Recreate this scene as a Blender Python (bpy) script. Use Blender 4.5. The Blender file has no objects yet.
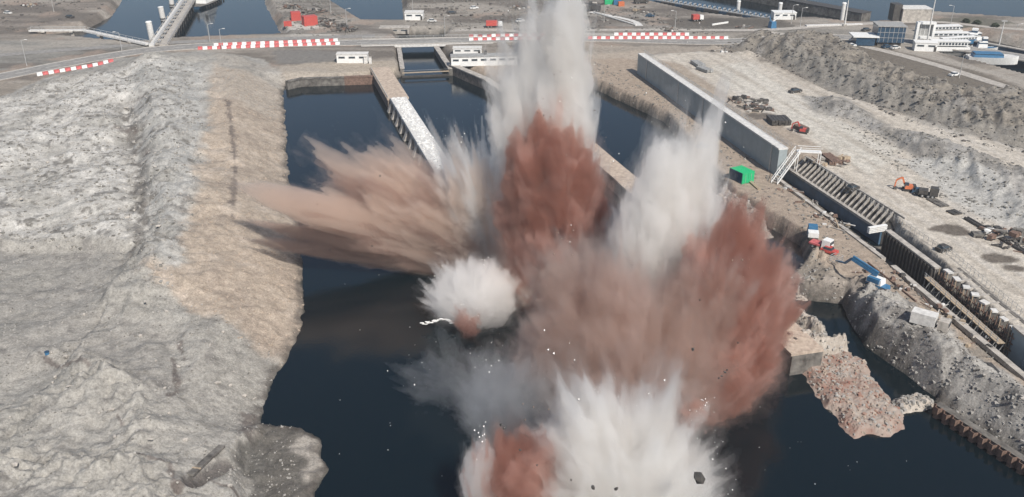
import bpy, bmesh, math, random
import numpy as np
from mathutils import Vector, Matrix

# ------------------------------------------------------------------ camera, light, exposure
scene = bpy.context.scene
COL = scene.collection
IMG_W, IMG_H = 1024, 497
FPX = 900.0                      # focal length in pixels
CAM = (0.0, 0.0, 90.0)
PITCH = math.radians(25.5)       # below the horizontal
cam_d = bpy.data.cameras.new('camera')
cam_d.sensor_width = 36.0
cam_d.lens = 36.0 * FPX / IMG_W
cam_d.clip_start = 0.5
cam_d.clip_end = 6000
cam = bpy.data.objects.new('camera', cam_d)
COL.objects.link(cam)
cam.location = CAM
cam.rotation_euler = (math.pi / 2 - PITCH, 0, 0)
scene.camera = cam

SUN_AZ = math.radians(153.0)     # clockwise from +Y (the viewing direction)
SUN_EL = math.radians(46.0)
world = bpy.data.worlds.new('World')
scene.world = world
world.use_nodes = True
wn = world.node_tree
for n in list(wn.nodes):
    wn.nodes.remove(n)
sky = wn.nodes.new('ShaderNodeTexSky')
sky.sky_type = 'NISHITA'
sky.sun_disc = False
sky.sun_elevation = SUN_EL
sky.sun_rotation = SUN_AZ
sky.air_density = 1.0
sky.dust_density = 1.2
sky.ozone_density = 1.6
bg = wn.nodes.new('ShaderNodeBackground')
bg.inputs['Strength'].default_value = 0.095
wo = wn.nodes.new('ShaderNodeOutputWorld')
wn.links.new(sky.outputs[0], bg.inputs[0])
wn.links.new(bg.outputs[0], wo.inputs[0])
sun_d = bpy.data.lights.new('sun', 'SUN')
sun_d.energy = 5.2
sun_d.angle = math.radians(0.53)
sun_d.color = (1.0, 0.94, 0.86)
sun = bpy.data.objects.new('sun', sun_d)
COL.objects.link(sun)
sd = Vector((math.sin(SUN_AZ) * math.cos(SUN_EL), math.cos(SUN_AZ) * math.cos(SUN_EL), math.sin(SUN_EL)))
sun.rotation_euler = sd.to_track_quat('Z', 'Y').to_euler()
sun.location = (60, 120, 160)

scene.view_settings.view_transform = 'Standard'
scene.view_settings.look = 'None'
scene.view_settings.exposure = 0.0
scene.view_settings.gamma = 1.0
scene.view_settings.use_curve_mapping = False
scene.render.engine = 'CYCLES'
scene.cycles.max_bounces = 10
scene.cycles.diffuse_bounces = 2
scene.cycles.glossy_bounces = 2
scene.cycles.transparent_max_bounces = 24
scene.cycles.volume_bounces = 10
scene.cycles.volume_step_rate = 1.0
scene.cycles.volume_max_steps = 256
scene.cycles.use_denoising = True
scene.cycles.use_adaptive_sampling = True
scene.cycles.adaptive_threshold = 0.02

# ------------------------------------------------------------------ helpers
rng = random.Random(7)
CP, SP = math.cos(PITCH), math.sin(PITCH)
WL = -3.6                        # water level in the basins

def ray(px, py):
    a = (px - IMG_W / 2) / FPX
    b = -(py - IMG_H / 2) / FPX
    return (a, CP + b * SP, -SP + b * CP)

def G(px, py, z=0.0):
    """world point of the plane at height z that shows at a photo position"""
    d = ray(px, py)
    t = (z - CAM[2]) / d[2]
    return Vector((d[0] * t, d[1] * t, z))

def D(px, py, y):
    """world point at distance y down range"""
    d = ray(px, py)
    t = y / d[1]
    return Vector((d[0] * t, y, CAM[2] + d[2] * t))

# -- materials
MATS = {}
def nodes_of(name):
    m = bpy.data.materials.new(name)
    m.use_nodes = True
    nt = m.node_tree
    for n in list(nt.nodes):
        nt.nodes.remove(n)
    out = nt.nodes.new('ShaderNodeOutputMaterial')
    MATS[name] = m
    return m, nt, out

def mat(name, rgb, rough=0.75, var=0.12, scale=1.5, metal=0.0, bump=0.0, rgb2=None, detail=4):
    """painted / mineral surface with uneven tone and fine relief"""
    m, nt, out = nodes_of(name)
    N, L = nt.nodes, nt.links
    p = N.new('ShaderNodeBsdfPrincipled')
    p.inputs['Roughness'].default_value = rough
    p.inputs['Metallic'].default_value = metal
    tc = N.new('ShaderNodeTexCoord')
    nz = N.new('ShaderNodeTexNoise')
    nz.inputs['Scale'].default_value = scale
    nz.inputs['Detail'].default_value = detail
    nz.inputs['Roughness'].default_value = 0.65
    L.new(tc.outputs['Object'], nz.inputs['Vector'])
    mx = N.new('ShaderNodeMix')
    mx.data_type = 'RGBA'
    c2 = rgb2 or tuple(c * (1 - 2.2 * var) for c in rgb)
    c1 = tuple(min(1, c * (1 + var)) for c in rgb)
    mr = N.new('ShaderNodeMapRange')
    mr.inputs['From Min'].default_value = 0.32
    mr.inputs['From Max'].default_value = 0.68
    L.new(nz.outputs['Fac'], mr.inputs['Value'])
    L.new(mr.outputs[0], mx.inputs['Factor'])
    mx.inputs['A'].default_value = (*c1, 1)
    mx.inputs['B'].default_value = (*c2, 1)
    L.new(mx.outputs['Result'], p.inputs['Base Color'])
    if bump:
        b = N.new('ShaderNodeBump')
        b.inputs['Strength'].default_value = bump
        b.inputs['Distance'].default_value = 0.3
        L.new(nz.outputs['Fac'], b.inputs['Height'])
        L.new(b.outputs[0], p.inputs['Normal'])
    L.new(p.outputs[0], out.inputs[0])
    return m

# -- objects
def link(name, me, m=None, parent=None):
    o = bpy.data.objects.new(name, me)
    COL.objects.link(o)
    if m is not None and me is not None and len(me.materials) == 0:
        me.materials.append(m)
    if parent is not None:
        o.parent = parent
    return o

def np_mesh(name, V, F, smooth=False):
    """mesh from numpy vertices (n,3) and quads or triangles (m,k)"""
    me = bpy.data.meshes.new(name)
    V = np.ascontiguousarray(V, dtype=np.float32)
    F = np.ascontiguousarray(F, dtype=np.int32)
    k = F.shape[1]
    me.vertices.add(len(V))
    me.vertices.foreach_set('co', V.ravel())
    me.loops.add(F.size)
    me.loops.foreach_set('vertex_index', F.ravel())
    me.polygons.add(len(F))
    me.polygons.foreach_set('loop_start', np.arange(0, F.size, k, dtype=np.int32))
    me.polygons.foreach_set('loop_total', np.full(len(F), k, dtype=np.int32))
    me.polygons.foreach_set('use_smooth', np.full(len(F), smooth, dtype=bool))
    me.update(calc_edges=True)
    return me

class MB:
    """collects boxes, bars, prisms and tubes into one mesh"""
    def __init__(self):
        self.v, self.f = [], []
    def add(self, vs, fs):
        n = len(self.v)
        self.v += [tuple(v) for v in vs]
        self.f += [tuple(i + n for i in f) for f in fs]
        return self
    def box(self, c, s, rz=0.0, taper=1.0):
        cx, cy, cz = c
        hx, hy, hz = s[0] / 2, s[1] / 2, s[2] / 2
        ca, sa = math.cos(rz), math.sin(rz)
        vs = []
        for dz, k in ((-hz, 1.0), (hz, taper)):
            for dx, dy in ((-hx, -hy), (hx, -hy), (hx, hy), (-hx, hy)):
                dx *= k; dy *= k
                vs.append((cx + dx * ca - dy * sa, cy + dx * sa + dy * ca, cz + dz))
        return self.add(vs, [(0, 3, 2, 1), (4, 5, 6, 7), (0, 1, 5, 4), (1, 2, 6, 5), (2, 3, 7, 6), (3, 0, 4, 7)])
    def bar(self, a, b, w, h=None, up=(0, 0, 1)):
        """rectangular bar from a to b"""
        h = h or w
        a, b = Vector(a), Vector(b)
        d = (b - a).normalized()
        u = Vector(up)
        if abs(d.dot(u)) > 0.98:
            u = Vector((1, 0, 0))
        s = d.cross(u).normalized() * (w / 2)
        t = s.cross(d).normalized() * (h / 2)
        vs = [a - s - t, a + s - t, a + s + t, a - s + t, b - s - t, b + s - t, b + s + t, b - s + t]
        return self.add(vs, [(0, 3, 2, 1), (4, 5, 6, 7), (0, 1, 5, 4), (1, 2, 6, 5), (2, 3, 7, 6), (3, 0, 4, 7)])
    def tube(self, a, b, r0, r1=None, n=8):
        r1 = r0 if r1 is None else r1
        a, b = Vector(a), Vector(b)
        d = (b - a).normalized()
        u = Vector((0, 0, 1)) if abs(d.z) < 0.9 else Vector((1, 0, 0))
        s = d.cross(u).normalized()
        t = s.cross(d).normalized()
        vs = []
        for c, r in ((a, r0), (b, r1)):
            for i in range(n):
                w = 2 * math.pi * i / n
                vs.append(c + s * (r * math.cos(w)) + t * (r * math.sin(w)))
        fs = [(i, (i + 1) % n, n + (i + 1) % n, n + i) for i in range(n)]
        fs += [tuple(range(n - 1, -1, -1)), tuple(range(n, 2 * n))]
        return self.add(vs, fs)
    def prism(self, pts, z0, z1):
        n = len(pts)
        area = sum(pts[i][0] * pts[(i + 1) % n][1] - pts[(i + 1) % n][0] * pts[i][1] for i in range(n))
        if area < 0:
            pts = pts[::-1]
        vs = [(p[0], p[1], z0) for p in pts] + [(p[0], p[1], z1) for p in pts]
        fs = [(i, (i + 1) % n, n + (i + 1) % n, n + i) for i in range(n)]
        fs += [tuple(range(n - 1, -1, -1)), tuple(range(n, 2 * n))]
        return self.add(vs, fs)
    def mesh(self, name, smooth=False):
        me = bpy.data.meshes.new(name)
        me.from_pydata(self.v, [], self.f)
        if smooth:
            me.polygons.foreach_set('use_smooth', [True] * len(me.polygons))
        me.update()
        return me
    def build(self, name, m, parent=None, smooth=False):
        return link(name, self.mesh(name, smooth), m, parent)

def tag(o, label=None, cat=None, group=None, kind=None):
    if label: o['label'] = label
    if cat: o['category'] = cat
    if group: o['group'] = group
    if kind: o['kind'] = kind
    return o

def thing(name, label, cat, loc=(0, 0, 0), rz=0.0, group=None):
    o = bpy.data.objects.new(name, None)
    COL.objects.link(o)
    o.location = loc
    o.rotation_euler = (0, 0, rz)
    o.empty_display_size = 1.0
    return tag(o, label, cat, group)

def copy_tree(o, parent=None):
    c = o.copy()
    COL.objects.link(c)
    c.parent = parent
    for ch in list(KIDS.get(o.name, [])) or [x for x in o.children]:
        copy_tree(ch, c)
    return c
KIDS = {}

# -- numpy noise
def vnoise(P, seed=0):
    """value noise in 0..1 for points (...,d), d = 2 or 3"""
    P = np.asarray(P, dtype=np.float32)
    d = P.shape[-1]
    I = np.floor(P)
    f = P - I
    f = f * f * (3 - 2 * f)
    I = I.astype(np.int64)
    pr = (73856093, 19349663, 83492791)
    out = np.zeros(P.shape[:-1], np.float32)
    for c in range(2 ** d):
        h = np.full(P.shape[:-1], seed * 374761393, np.int64)
        w = np.ones(P.shape[:-1], np.float32)
        for k in range(d):
            b = (c >> k) & 1
            h ^= (I[..., k] + b) * pr[k]
            w *= f[..., k] if b else (1 - f[..., k])
        h &= 0xffffffff
        h = (h ^ (h >> 15)) * 2246822519 & 0xffffffff
        h = (h ^ (h >> 13)) * 3266489917 & 0xffffffff
        h ^= h >> 16
        out += w * ((h & 0xffff).astype(np.float32) / 65535.0)
    return out

def fbm(P, octaves=4, seed=0, gain=0.5, lac=2.03):
    """roughly -1..1"""
    P = np.asarray(P, dtype=np.float32)
    a, s, t = 1.0, 0.0, 0.0
    for k in range(octaves):
        s = s + a * (vnoise(P * (lac ** k), seed + 17 * k) * 2 - 1)
        t += a
        a *= gain
    return s / t * 1.5

def ridged(P, octaves=4, seed=0, gain=0.55, lac=2.1):
    a, s, t = 1.0, 0.0, 0.0
    for k in range(octaves):
        s = s + a * (1 - np.abs(vnoise(P * (lac ** k), seed + 31 * k) * 2 - 1) * 2)
        t += a
        a *= gain
    return s / t

def sstep(a, b, x):
    t = np.clip((x - a) / (b - a), 0, 1)
    return t * t * (3 - 2 * t)
# ------------------------------------------------------------------ the ground, one sheet with the basins cut into it
ZP = 2.4                          # level of the building site beyond the new lock wall

def poly_sdf(X, Y, pts):
    """signed distance to a polygon, positive inside"""
    d = np.full(X.shape, 1e9, np.float32)
    ins = np.zeros(X.shape, bool)
    n = len(pts)
    for i in range(n):
        ax, ay = pts[i][0], pts[i][1]
        bx, by = pts[(i + 1) % n][0], pts[(i + 1) % n][1]
        ex, ey = bx - ax, by - ay
        wx, wy = X - ax, Y - ay
        t = np.clip((wx * ex + wy * ey) / (ex * ex + ey * ey + 1e-9), 0, 1)
        d = np.minimum(d, (wx - ex * t) ** 2 + (wy - ey * t) ** 2)
        c = (ay > Y) != (by > Y)
        xi = ax + (Y - ay) / (by - ay + 1e-12) * ex
        ins ^= c & (X < xi)
    d = np.sqrt(d)
    return np.where(ins, d, -d)

def line_dist(X, Y, pts):
    """distance to a polyline and the share of the way along it"""
    d = np.full(X.shape, 1e9, np.float32)
    tt = np.zeros(X.shape, np.float32)
    side = np.zeros(X.shape, np.float32)
    n = len(pts) - 1
    for i in range(n):
        ax, ay = pts[i][0], pts[i][1]
        ex, ey = pts[i + 1][0] - ax, pts[i + 1][1] - ay
        wx, wy = X - ax, Y - ay
        t = np.clip((wx * ex + wy * ey) / (ex * ex + ey * ey + 1e-9), 0, 1)
        q = np.sqrt((wx - ex * t) ** 2 + (wy - ey * t) ** 2)
        m = q < d
        d = np.where(m, q, d)
        tt = np.where(m, (i + t) / n, tt)
        side = np.where(m, np.sign(ex * wy - ey * wx), side)
    return d, tt, side

def GP(pts, z=0.0):
    return [tuple(G(px, py, z))[:2] for px, py in pts]

POLY = {
    'basin': GP([(284, 86), (345, 84), (372, 82), (380, 84), (402, 76), (400, 50), (398, 36), (447, 34), (437, 47), (449, 66), (487, 84), (505, 99),
                 (560, 134), (586, 148), (645, 203), (700, 258), (768, 336), (790, 352), (830, 410), (850, 436), (908, 428),
                 (934, 400), (1024, 460), (1160, 560), (900, 760), (300, 760), (308, 520), (327, 470), (321, 440), (298, 430), (262, 424), (264, 408), (270, 390), (280, 364), (290, 345),
                 (301, 325), (305, 295), (300, 235), (288, 175), (285, 120)], WL),
    'side': GP([(560, 80), (588, 86), (664, 122), (698, 165), (728, 200), (760, 222), (800, 246), (806, 268), (778, 292), (800, 300), (842, 304), (862, 345),
                (905, 374), (936, 398), (915, 432), (850, 440), (815, 385), (784, 352), (762, 335), (640, 197), (560, 133)], WL),
    'trench': GP([(782, 172), (800, 178), (884, 236), (888, 246), (872, 246), (790, 184)], WL),
    'pit': GP([(776, 166), (795, 166), (890, 229), (937, 268), (1010, 338), (1160, 440), (1150, 470), (1000, 362), (925, 298), (880, 254), (776, 180)], 0),
    'harbour_a': GP([(140, -60), (126, -10), (120, 4), (112, 16), (86, 30), (30, 37), (60, 40), (110, 45), (152, 46), (180, 43), (284, 39), (266, 6), (250, -60)], WL),
    'harbour_b': GP([(320, -40), (327, 0), (366, 25), (404, 25), (402, 0), (400, -40)], WL),
    'harbour_c': GP([(540, -60), (600, -6), (640, 3), (700, 17), (745, 23), (790, 23), (812, 22), (850, 27), (888, 26), (905, 15), (980, 20), (1040, 24), (1400, 20), (1500, -70)], WL),
    'dock': GP([(930, 50), (955, 41), (975, 37), (1040, 52), (1200, 80), (1200, 108), (1024, 80), (985, 69), (945, 60)], WL),
}
MOUND_L = GP([(-700, 150), (0, 96), (40, 80), (120, 58), (200, 51), (262, 58), (300, 84), (292, 150), (300, 240), (304, 300), (290, 340), (270, 380), (258, 420), (262, 520), (250, 800), (-900, 800)], 0)
RIDGE = GP([(712, 42), (760, 30), (835, 38), (900, 72), (960, 92), (1024, 96), (1300, 130), (1400, 260), (1024, 152), (960, 140), (900, 118), (830, 90), (770, 62)], 0)
BENCH = GP([(800, 96), (845, 98), (905, 130), (1024, 168), (1400, 270), (1400, 420), (1024, 240), (960, 185), (900, 152), (860, 128), (815, 112)], ZP)
MOUND_R = GP([(838, 302), (872, 290), (905, 306), (950, 332), (1024, 388), (1160, 470), (1200, 580), (1024, 456), (940, 398), (905, 372), (866, 343), (846, 318)], 0)
SITE = GP([(640, 56), (700, 52), (760, 56), (830, 92), (1024, 150), (1500, 250), (1600, 700), (1024, 348), (937, 268), (888, 228), (794, 160)], ZP * 0.6)

ROAD_PX = [(-260, 118), (-60, 88), (0, 77), (60, 65), (110, 56), (160, 49), (230, 45), (320, 43.5), (390, 42), (450, 40.5), (520, 39.5), (600, 39), (700, 42), (760, 40), (800, 37), (880, 39), (960, 48), (1060, 64), (1300, 110)]
ROAD = GP(ROAD_PX)

def terrain(X, Y):
    P = np.stack([X, Y], -1)
    shp = X.shape
    wob = fbm(P / 9.0, 3, 11) * 1.5 + fbm(P / 2.4, 2, 12) * 0.7
    land = np.ones(shp, np.float32) * 999
    sd = {k: poly_sdf(X, Y, v) for k, v in POLY.items()}
    H = np.zeros(shp, np.float32)
    base = fbm(P / 25.0, 3, 3) * 0.12
    # zones 0..1
    mL = poly_sdf(X, Y, MOUND_L)
    mR = poly_sdf(X, Y, MOUND_R)
    rg = poly_sdf(X, Y, RIDGE)
    bn = poly_sdf(X, Y, BENCH)
    st = poly_sdf(X, Y, SITE)
    rub = ridged(P / 5.5, 4, 21)
    rub2 = fbm(P / 1.9, 4, 22)
    lump = fbm(P / 16.0, 4, 23)
    H += base
    H += ZP * sstep(-1.5, 2.0, st) * (1 - sstep(0, 3, rg + 0 * rg) * 0)
    # left spoil heap: rises from the road and the shore
    a = sstep(0, 20, mL + wob * 0.8)
    hl = a * (4.2 + 1.9 * lump) 
    cl, _, _ = line_dist(X, Y, GP([(150, 60), (165, 140), (160, 235), (145, 285)], 5))
    hl += 2.6 * np.exp(-(cl / 9) ** 2) * (1 + .5 * rub)
    gl, _, _ = line_dist(X, Y, GP([(126, 100), (138, 160), (142, 235), (135, 262)], 4))
    hl -= 2.4 * np.exp(-(gl / 4.5) ** 2) * (1 + .4 * rub2)
    bl, _, sb = line_dist(X, Y, GP([(-300, 232), (0, 237), (80, 238), (140, 243), (128, 275), (110, 300)], 4))
    hl -= 1.9 * sstep(0, 3.0, -sb * bl) * np.exp(-np.maximum(-sb * bl, 0) / 55)
    for (pp, hh, ww) in (([(38, 350), (60, 345), (80, 360), (105, 372)], 1.1, 3), ([(88, 372), (130, 392), (145, 430)], 1.3, 3.5), ([(180, 497), (220, 470), (250, 475)], 1.4, 4),
                         ([(0, 470), (80, 470), (150, 480), (180, 500)], 2.0, 5), ([(0, 420), (60, 395), (90, 400)], 1.2, 6), ([(170, 330), (180, 350), (178, 380)], -1.1, 2.2)):
        q, _, _ = line_dist(X, Y, GP(pp, 4))
        hl += a * hh * np.exp(-(q / ww) ** 2) * (1 + .6 * rub2)
    tr, _, _ = line_dist(X, Y, GP([(190, 476), (222, 447)], 4))
    hl -= 1.2 * sstep(1.5, 0.7, tr)
    rough = np.clip(0.30 + 0.55 * sstep(-1, 1, cl * 0 + lump) , 0, 1)
    upz = sstep(-6, 6, sb * bl)
    hl += a * (0.42 * (rub - .3) * rough + 0.20 * rub2) * (.22 + .78 * upz)
    H += np.where(mL > -3, hl, 0)
    # right spoil heap
    b = sstep(0, 8, mR + wob * 0.5)
    H += b * (3.2 + 1.6 * lump + 1.1 * rub + 0.45 * rub2)
    # ridge and bench above the site
    d1, t1, s1 = line_dist(X, Y, GP([(760, 36), (850, 52), (900, 84), (960, 104), (1024, 116), (1300, 170)], 5))
    al = np.concatenate([P @ np.array([[.93], [-.36]], np.float32) / 3.6, P @ np.array([[.36], [.93]], np.float32) / 14.0], -1)
    gul = ridged(al, 3, 41)
    H += sstep(0, 12, rg + wob) * (5.0 + 1.6 * gul + 1.1 * lump + .5 * rub2)
    H += sstep(0, 9, bn + wob) * (2.6 + .8 * gul + .8 * lump + .25 * rub2)
    # other rough ground, kept low
    quiet = sstep(0, 6, -mL) * sstep(0, 4, -mR) * sstep(0, 4, -rg)
    H += quiet * 0.05 * rub2
    # heaps along the left edge of the trench and the ruin bank
    for (pp, hh, ww, sdn) in (([(735, 208), (765, 232), (800, 250), (815, 262)], 1.6, 2.4, 51), ([(782, 296), (830, 296), (860, 300)], 1.5, 3.2, 52), ([(855, 285), (880, 300), (912, 312)], 1.4, 2.2, 53),
                         ([(812, 258), (830, 275), (825, 292)], 1.2, 3.0, 54)):
        q, _, _ = line_dist(X, Y, GP(pp, 0))
        H += hh * np.exp(-(q / ww) ** 2) * (1 + .8 * rub2)
    for (px, py, hh, ww) in ((868, 287, 1.2, 3), (745, 60, 1.5, 4), (712, 47, 1.4, 3), (592, 96, .6, 3)):
        c = G(px, py)
        H += hh * np.exp(-(((X - c.x) ** 2 + (Y - c.y) ** 2) / ww ** 2)) * (1 + .5 * rub2)
    rd, _, _ = line_dist(X, Y, ROAD)
    H *= sstep(6.5, 14, rd)
    gv = poly_sdf(X, Y, GP([(240, 480), (262, 424), (320, 428), (335, 520), (240, 540)], WL)) + wob * .6
    gk = sstep(-1, 1.5, gv)
    H = H * (1 - gk) + gk * np.minimum(H, WL + .7 + .35 * rub2)
    # dig the water
    pit = sstep(-0.5, 0.8, sd['pit'])
    H = H * (1 - pit) + pit * (-3.2 + 0.12 * rub2)
    for k, (edge, slope) in {'basin': (0.6, 1.25), 'side': (0.3, 2.6), 'trench': (0, 3), 'harbour_a': (0, 1), 'harbour_b': (0, 1), 'harbour_c': (0, 1), 'dock': (0, 1)}.items():
        s = sd[k] + wob * 0.55 * edge
        # bank: from the natural level down through the water line (s = 0) to the bed
        lim = WL + slope * (-s * 0.62 + np.where(s < 0, np.clip(-s, 0, 60) ** 1.25 * 0.35, 0)) + (.45 if slope < 2 else .1) * rub2 * np.exp(-np.abs(s) / 3)
        if k == 'basin':                         # the spoil heap falls gently to the basin
            lf = sstep(-.19, -.23, X / np.maximum(Y, 1)) * (s < 0)
            lim = lim * (1 - lf) + lf * (WL + .15 - s * .50 + .25 * rub2)
        H = np.minimum(H, np.maximum(lim, WL - 5))
    return H, dict(mL=mL, mR=mR, rg=rg, bn=bn, st=st, sd=sd, rub=rub, rub2=rub2, lump=lump, wob=wob, gul=gul, pit=pit, cl=cl, gl=gl, bl=bl, sb=sb, P=P, tr=tr)

def C3(r, g, b):
    f = lambda c: ((c / 255 + 0.055) / 1.055) ** 2.4
    return np.array([f(r), f(g), f(b)], np.float32)

def build_terrain():
    px = np.concatenate([np.linspace(-2400, -200, 60)[:-1], np.arange(-200, 1226, 2.0), np.linspace(1226, 3400, 60)[1:]])
    py = np.concatenate([np.linspace(1500, 620, 40)[:-1], np.arange(620, 60, -1.35), np.arange(60, -100, -0.9), np.linspace(-100, -166, 30)[1:]])
    a = (px - IMG_W / 2) / FPX
    b = -(py - IMG_H / 2) / FPX
    dz = -SP + b * CP
    t = -CAM[2] / dz
    Y = np.repeat((t * (CP + b * SP))[:, None], len(px), 1)
    X = t[:, None] * a[None, :]
    H, z = terrain(X.astype(np.float32), Y.astype(np.float32))
    ny, nx = X.shape
    V = np.stack([X, Y, H], -1).reshape(-1, 3)
    i = np.arange(nx * ny).reshape(ny, nx)
    F = np.stack([i[:-1, :-1], i[:-1, 1:], i[1:, 1:], i[1:, :-1]], -1).reshape(-1, 4)
    me = np_mesh('terrain', V, F, True)
    # ground colours by zone (sand, silt, rubble, turf), ragged borders, ridge shade painted in
    P, wob, rub, rub2, lump = z['P'], z['wob'], z['rub'], z['rub2'], z['lump']
    m1 = fbm(P / 7.0, 4, 71); m2 = fbm(P / 30.0, 3, 72); m3 = fbm(P / 2.2, 3, 73)
    col = np.zeros((ny, nx, 3), np.float32) + np.array((.27, .238, .20), np.float32)
    def put(mask, c, amt=1.0):
        nonlocal col
        k = (np.clip(mask, 0, 1) * amt)[..., None]
        col = col * (1 - k) + np.array(c, np.float32) * k
    def zone(pts, zz, soft=2.0, edge=1.0):
        return sstep(-soft, soft, poly_sdf(X.astype(np.float32), Y.astype(np.float32), GP(pts, zz)) + wob * edge * 1.6)
    SAND = (.40, .335, .27); PALE = (.52, .505, .47); SILT = (.30, .285, .26); GREY = (.345, .33, .30); DARK = (.12, .11, .10); TURF = (.165, .145, .12)
    # far ground
    put(sstep(330, 420, Y + 15 * m2), (.25, .225, .195))
    put(zone([(-300, -60), (130, -60), (118, 12), (88, 30), (30, 34), (-300, 60)], 0, 2), (.25, .22, .19))
    put(zone([(-300, 40), (90, 41), (150, 48), (40, 66), (-300, 110)], 0, 1), (.24, .232, .21))
    put(zone([(404, -60), (410, 20), (560, 22), (640, 24), (720, 30), (740, 20), (600, -8), (540, -60)], 0, 1.5), (.17, .15, .13), .8)
    put(zone([(590, 5), (640, 12), (700, 25), (720, 40), (640, 32), (590, 26)], 0, 1.5), (.28, .26, .235), .8)
    put(zone([(404, 20), (540, 24), (600, 28), (740, 36), (600, 34), (404, 32)], 0, 1.5), (.30, .28, .25), .7)
    put(zone([(262, -40), (325, -2), (368, 26), (400, 36), (300, 40), (284, 38)], 0, 1.0), (.27, .25, .225))
    put(zone([(285, 22), (320, 26), (345, 34), (310, 39), (288, 36)], 0, 1.0), (.50, .48, .44))
    st1 = fbm(np.stack([X / 40 + Y / 90, Y / 9.0], -1), 4, 91)
    put(sstep(.0, .5, st1) * sstep(310, 340, Y), (.13, .115, .10), .75)
    put(sstep(.05, .5, -st1) * sstep(310, 340, Y), (.36, .33, .29), .75)
    put(sstep(.3, .6, fbm(P / 18.0, 3, 93)) * sstep(330, 350, Y), (.33, .26, .21), .6)
    # between the road and the basins
    put(zone([(275, 50), (345, 52), (345, 62), (275, 64)], 0, 1.5), (.20, .19, .175))
    put(zone([(280, 66), (345, 62), (400, 60), (404, 90), (280, 90)], 0, 1.5), (.38, .33, .27))
    put(zone([(449, 62), (520, 62), (640, 50), (640, 68), (776, 172), (900, 270), (1024, 380), (1200, 500), (900, 310), (806, 262), (725, 195), (664, 118), (588, 80), (500, 90)], 0, 1.5), (.36, .295, .235))
    put(zone([(585, 44), (640, 46), (720, 46), (740, 55), (660, 53), (640, 60), (585, 56)], 0, 1.5), (.42, .37, .31), .6)
    # building site
    put(zone([(640, 56), (700, 50), (745, 52), (830, 92), (1024, 150), (1500, 250), (1600, 700), (1024, 348), (937, 268), (888, 228), (794, 160)], ZP, 1.2), (.52, .475, .41))
    put(zone([(650, 60), (680, 64), (770, 118), (830, 155), (800, 158), (740, 120), (680, 78)], ZP, 1.2), (.37, .31, .25))
    put(zone([(705, 66), (750, 62), (800, 98), (860, 130), (900, 150), (870, 175), (800, 130), (740, 100)], ZP, 1.5), (.55, .52, .46))
    d, _, _ = line_dist(X, Y, GP([(700, 56), (760, 92), (830, 140), (1024, 290)], ZP))
    for k in range(4):
        put(np.exp(-((d - 3 - 5.5 * k) / .5) ** 2) * sstep(-.3, .5, m1), (.30, .26, .22), .6)
    tk = fbm(np.stack([(X * .975 + Y * .22) / 1.3, (Y * .975 - X * .22) / 45.0], -1), 3, 92)
    put(sstep(-1, 1, z['st']) * sstep(.15, .6, tk), (.34, .30, .25), .55)
    put(sstep(-1, 1, z['st']) * sstep(.2, .6, -tk), (.50, .47, .43), .5)
    for cx, cy, rx in ((949, 229, 4.6), (958, 233, 3.4), (1000, 259, 5), (760, 116, 6), (1013, 268, 3)):
        c = G(cx, cy, ZP)
        put(sstep(1.15, .75, np.sqrt(((X - c.x) / rx) ** 2 + ((Y - c.y) / (rx * .55)) ** 2) + .25 * m3), (.15, .13, .11))
    k = sstep(-1, 3, z['bn'] + wob)
    put(k * sstep(-.9, .1, lump + 1.2 * m1 + .3), (.22, .21, .195), .9)
    put(k * sstep(.0, .5, m1), (.40, .385, .36), .7)
    put(zone([(900, 160), (960, 165), (1024, 205), (1200, 280), (1200, 330), (1024, 235), (960, 210)], ZP, 1.5), (.46, .45, .42), .9)
    k = sstep(-1, 3, z['rg'] + wob)
    put(k, (.25, .225, .19))
    put(k * sstep(.25, .8, m1 + .8 * z['gul'] - .3), (.27, .255, .235), .8)
    put(k * sstep(.2, .7, -m3 - .6 * z['gul'] + .2), (.07, .065, .06), .7)  # shade in the ridge gullies, painted into the soil colour
    put(zone([(780, 52), (850, 72), (930, 112), (1024, 138), (1024, 150), (940, 130), (880, 108), (800, 72)], 2, 1.5), (.25, .24, .22), .5)
    # turf beyond the ridge, tracks round it
    put(zone([(838, 30), (862, 42), (900, 46), (985, 74), (1017, 88), (1000, 92), (940, 84), (880, 62), (850, 52)], 0, 1.0, .4), TURF)
    put(zone([(880, 47), (910, 47), (1024, 80), (1200, 120), (1200, 128), (1024, 88), (990, 74)], 0, 1.0, .3), (.36, .33, .29), .9)
    put(zone([(770, 28), (880, 30), (1024, 52), (1024, 62), (900, 44), (780, 36)], 0, 1.0, .3), (.24, .225, .20), .9)
    put(zone([(640, 20), (770, 16), (800, 30), (700, 32)], 0, 1.5), (.10, .092, .08), .8)
    put(zone([(930, 20), (980, 17), (1020, 24), (960, 28)], 0, 1.0), (.13, .125, .10), .9)
    put(zone([(860, -40), (1500, -40), (1500, 6), (1000, 3)], 0, 1.0), (.03, .035, .025), 1)
    # left spoil heap
    k = sstep(-1, 2, z['mL'] + wob)
    put(k, GREY)
    pale = zone([(-300, 120), (0, 100), (60, 82), (150, 62), (205, 70), (200, 180), (190, 280), (150, 285), (140, 238), (0, 232), (-300, 235)], 4, 3)
    put(pale * k, PALE, .72)
    put(pale * k * sstep(.1, .6, rub2 + m1), (.58, .565, .53), .8)
    put(pale * k * sstep(.45, .75, m3 - .2 * m1), (.22, .215, .20), .75)
    put(zone([(130, 70), (200, 60), (212, 150), (190, 220), (178, 285), (140, 290), (150, 180)], 5, 2.5) * k, (.37, .365, .345), .8)
    sand = zone([(212, 70), (290, 80), (292, 170), (305, 240), (309, 300), (300, 345), (262, 340), (235, 322), (150, 300), (140, 285), (180, 280), (196, 200), (210, 130)], 2, 2.0)
    put(sand, SAND, .95)
    put(sand * sstep(.1, .7, m1 + .5 * m3), (.46, .395, .33), .8)
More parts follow.
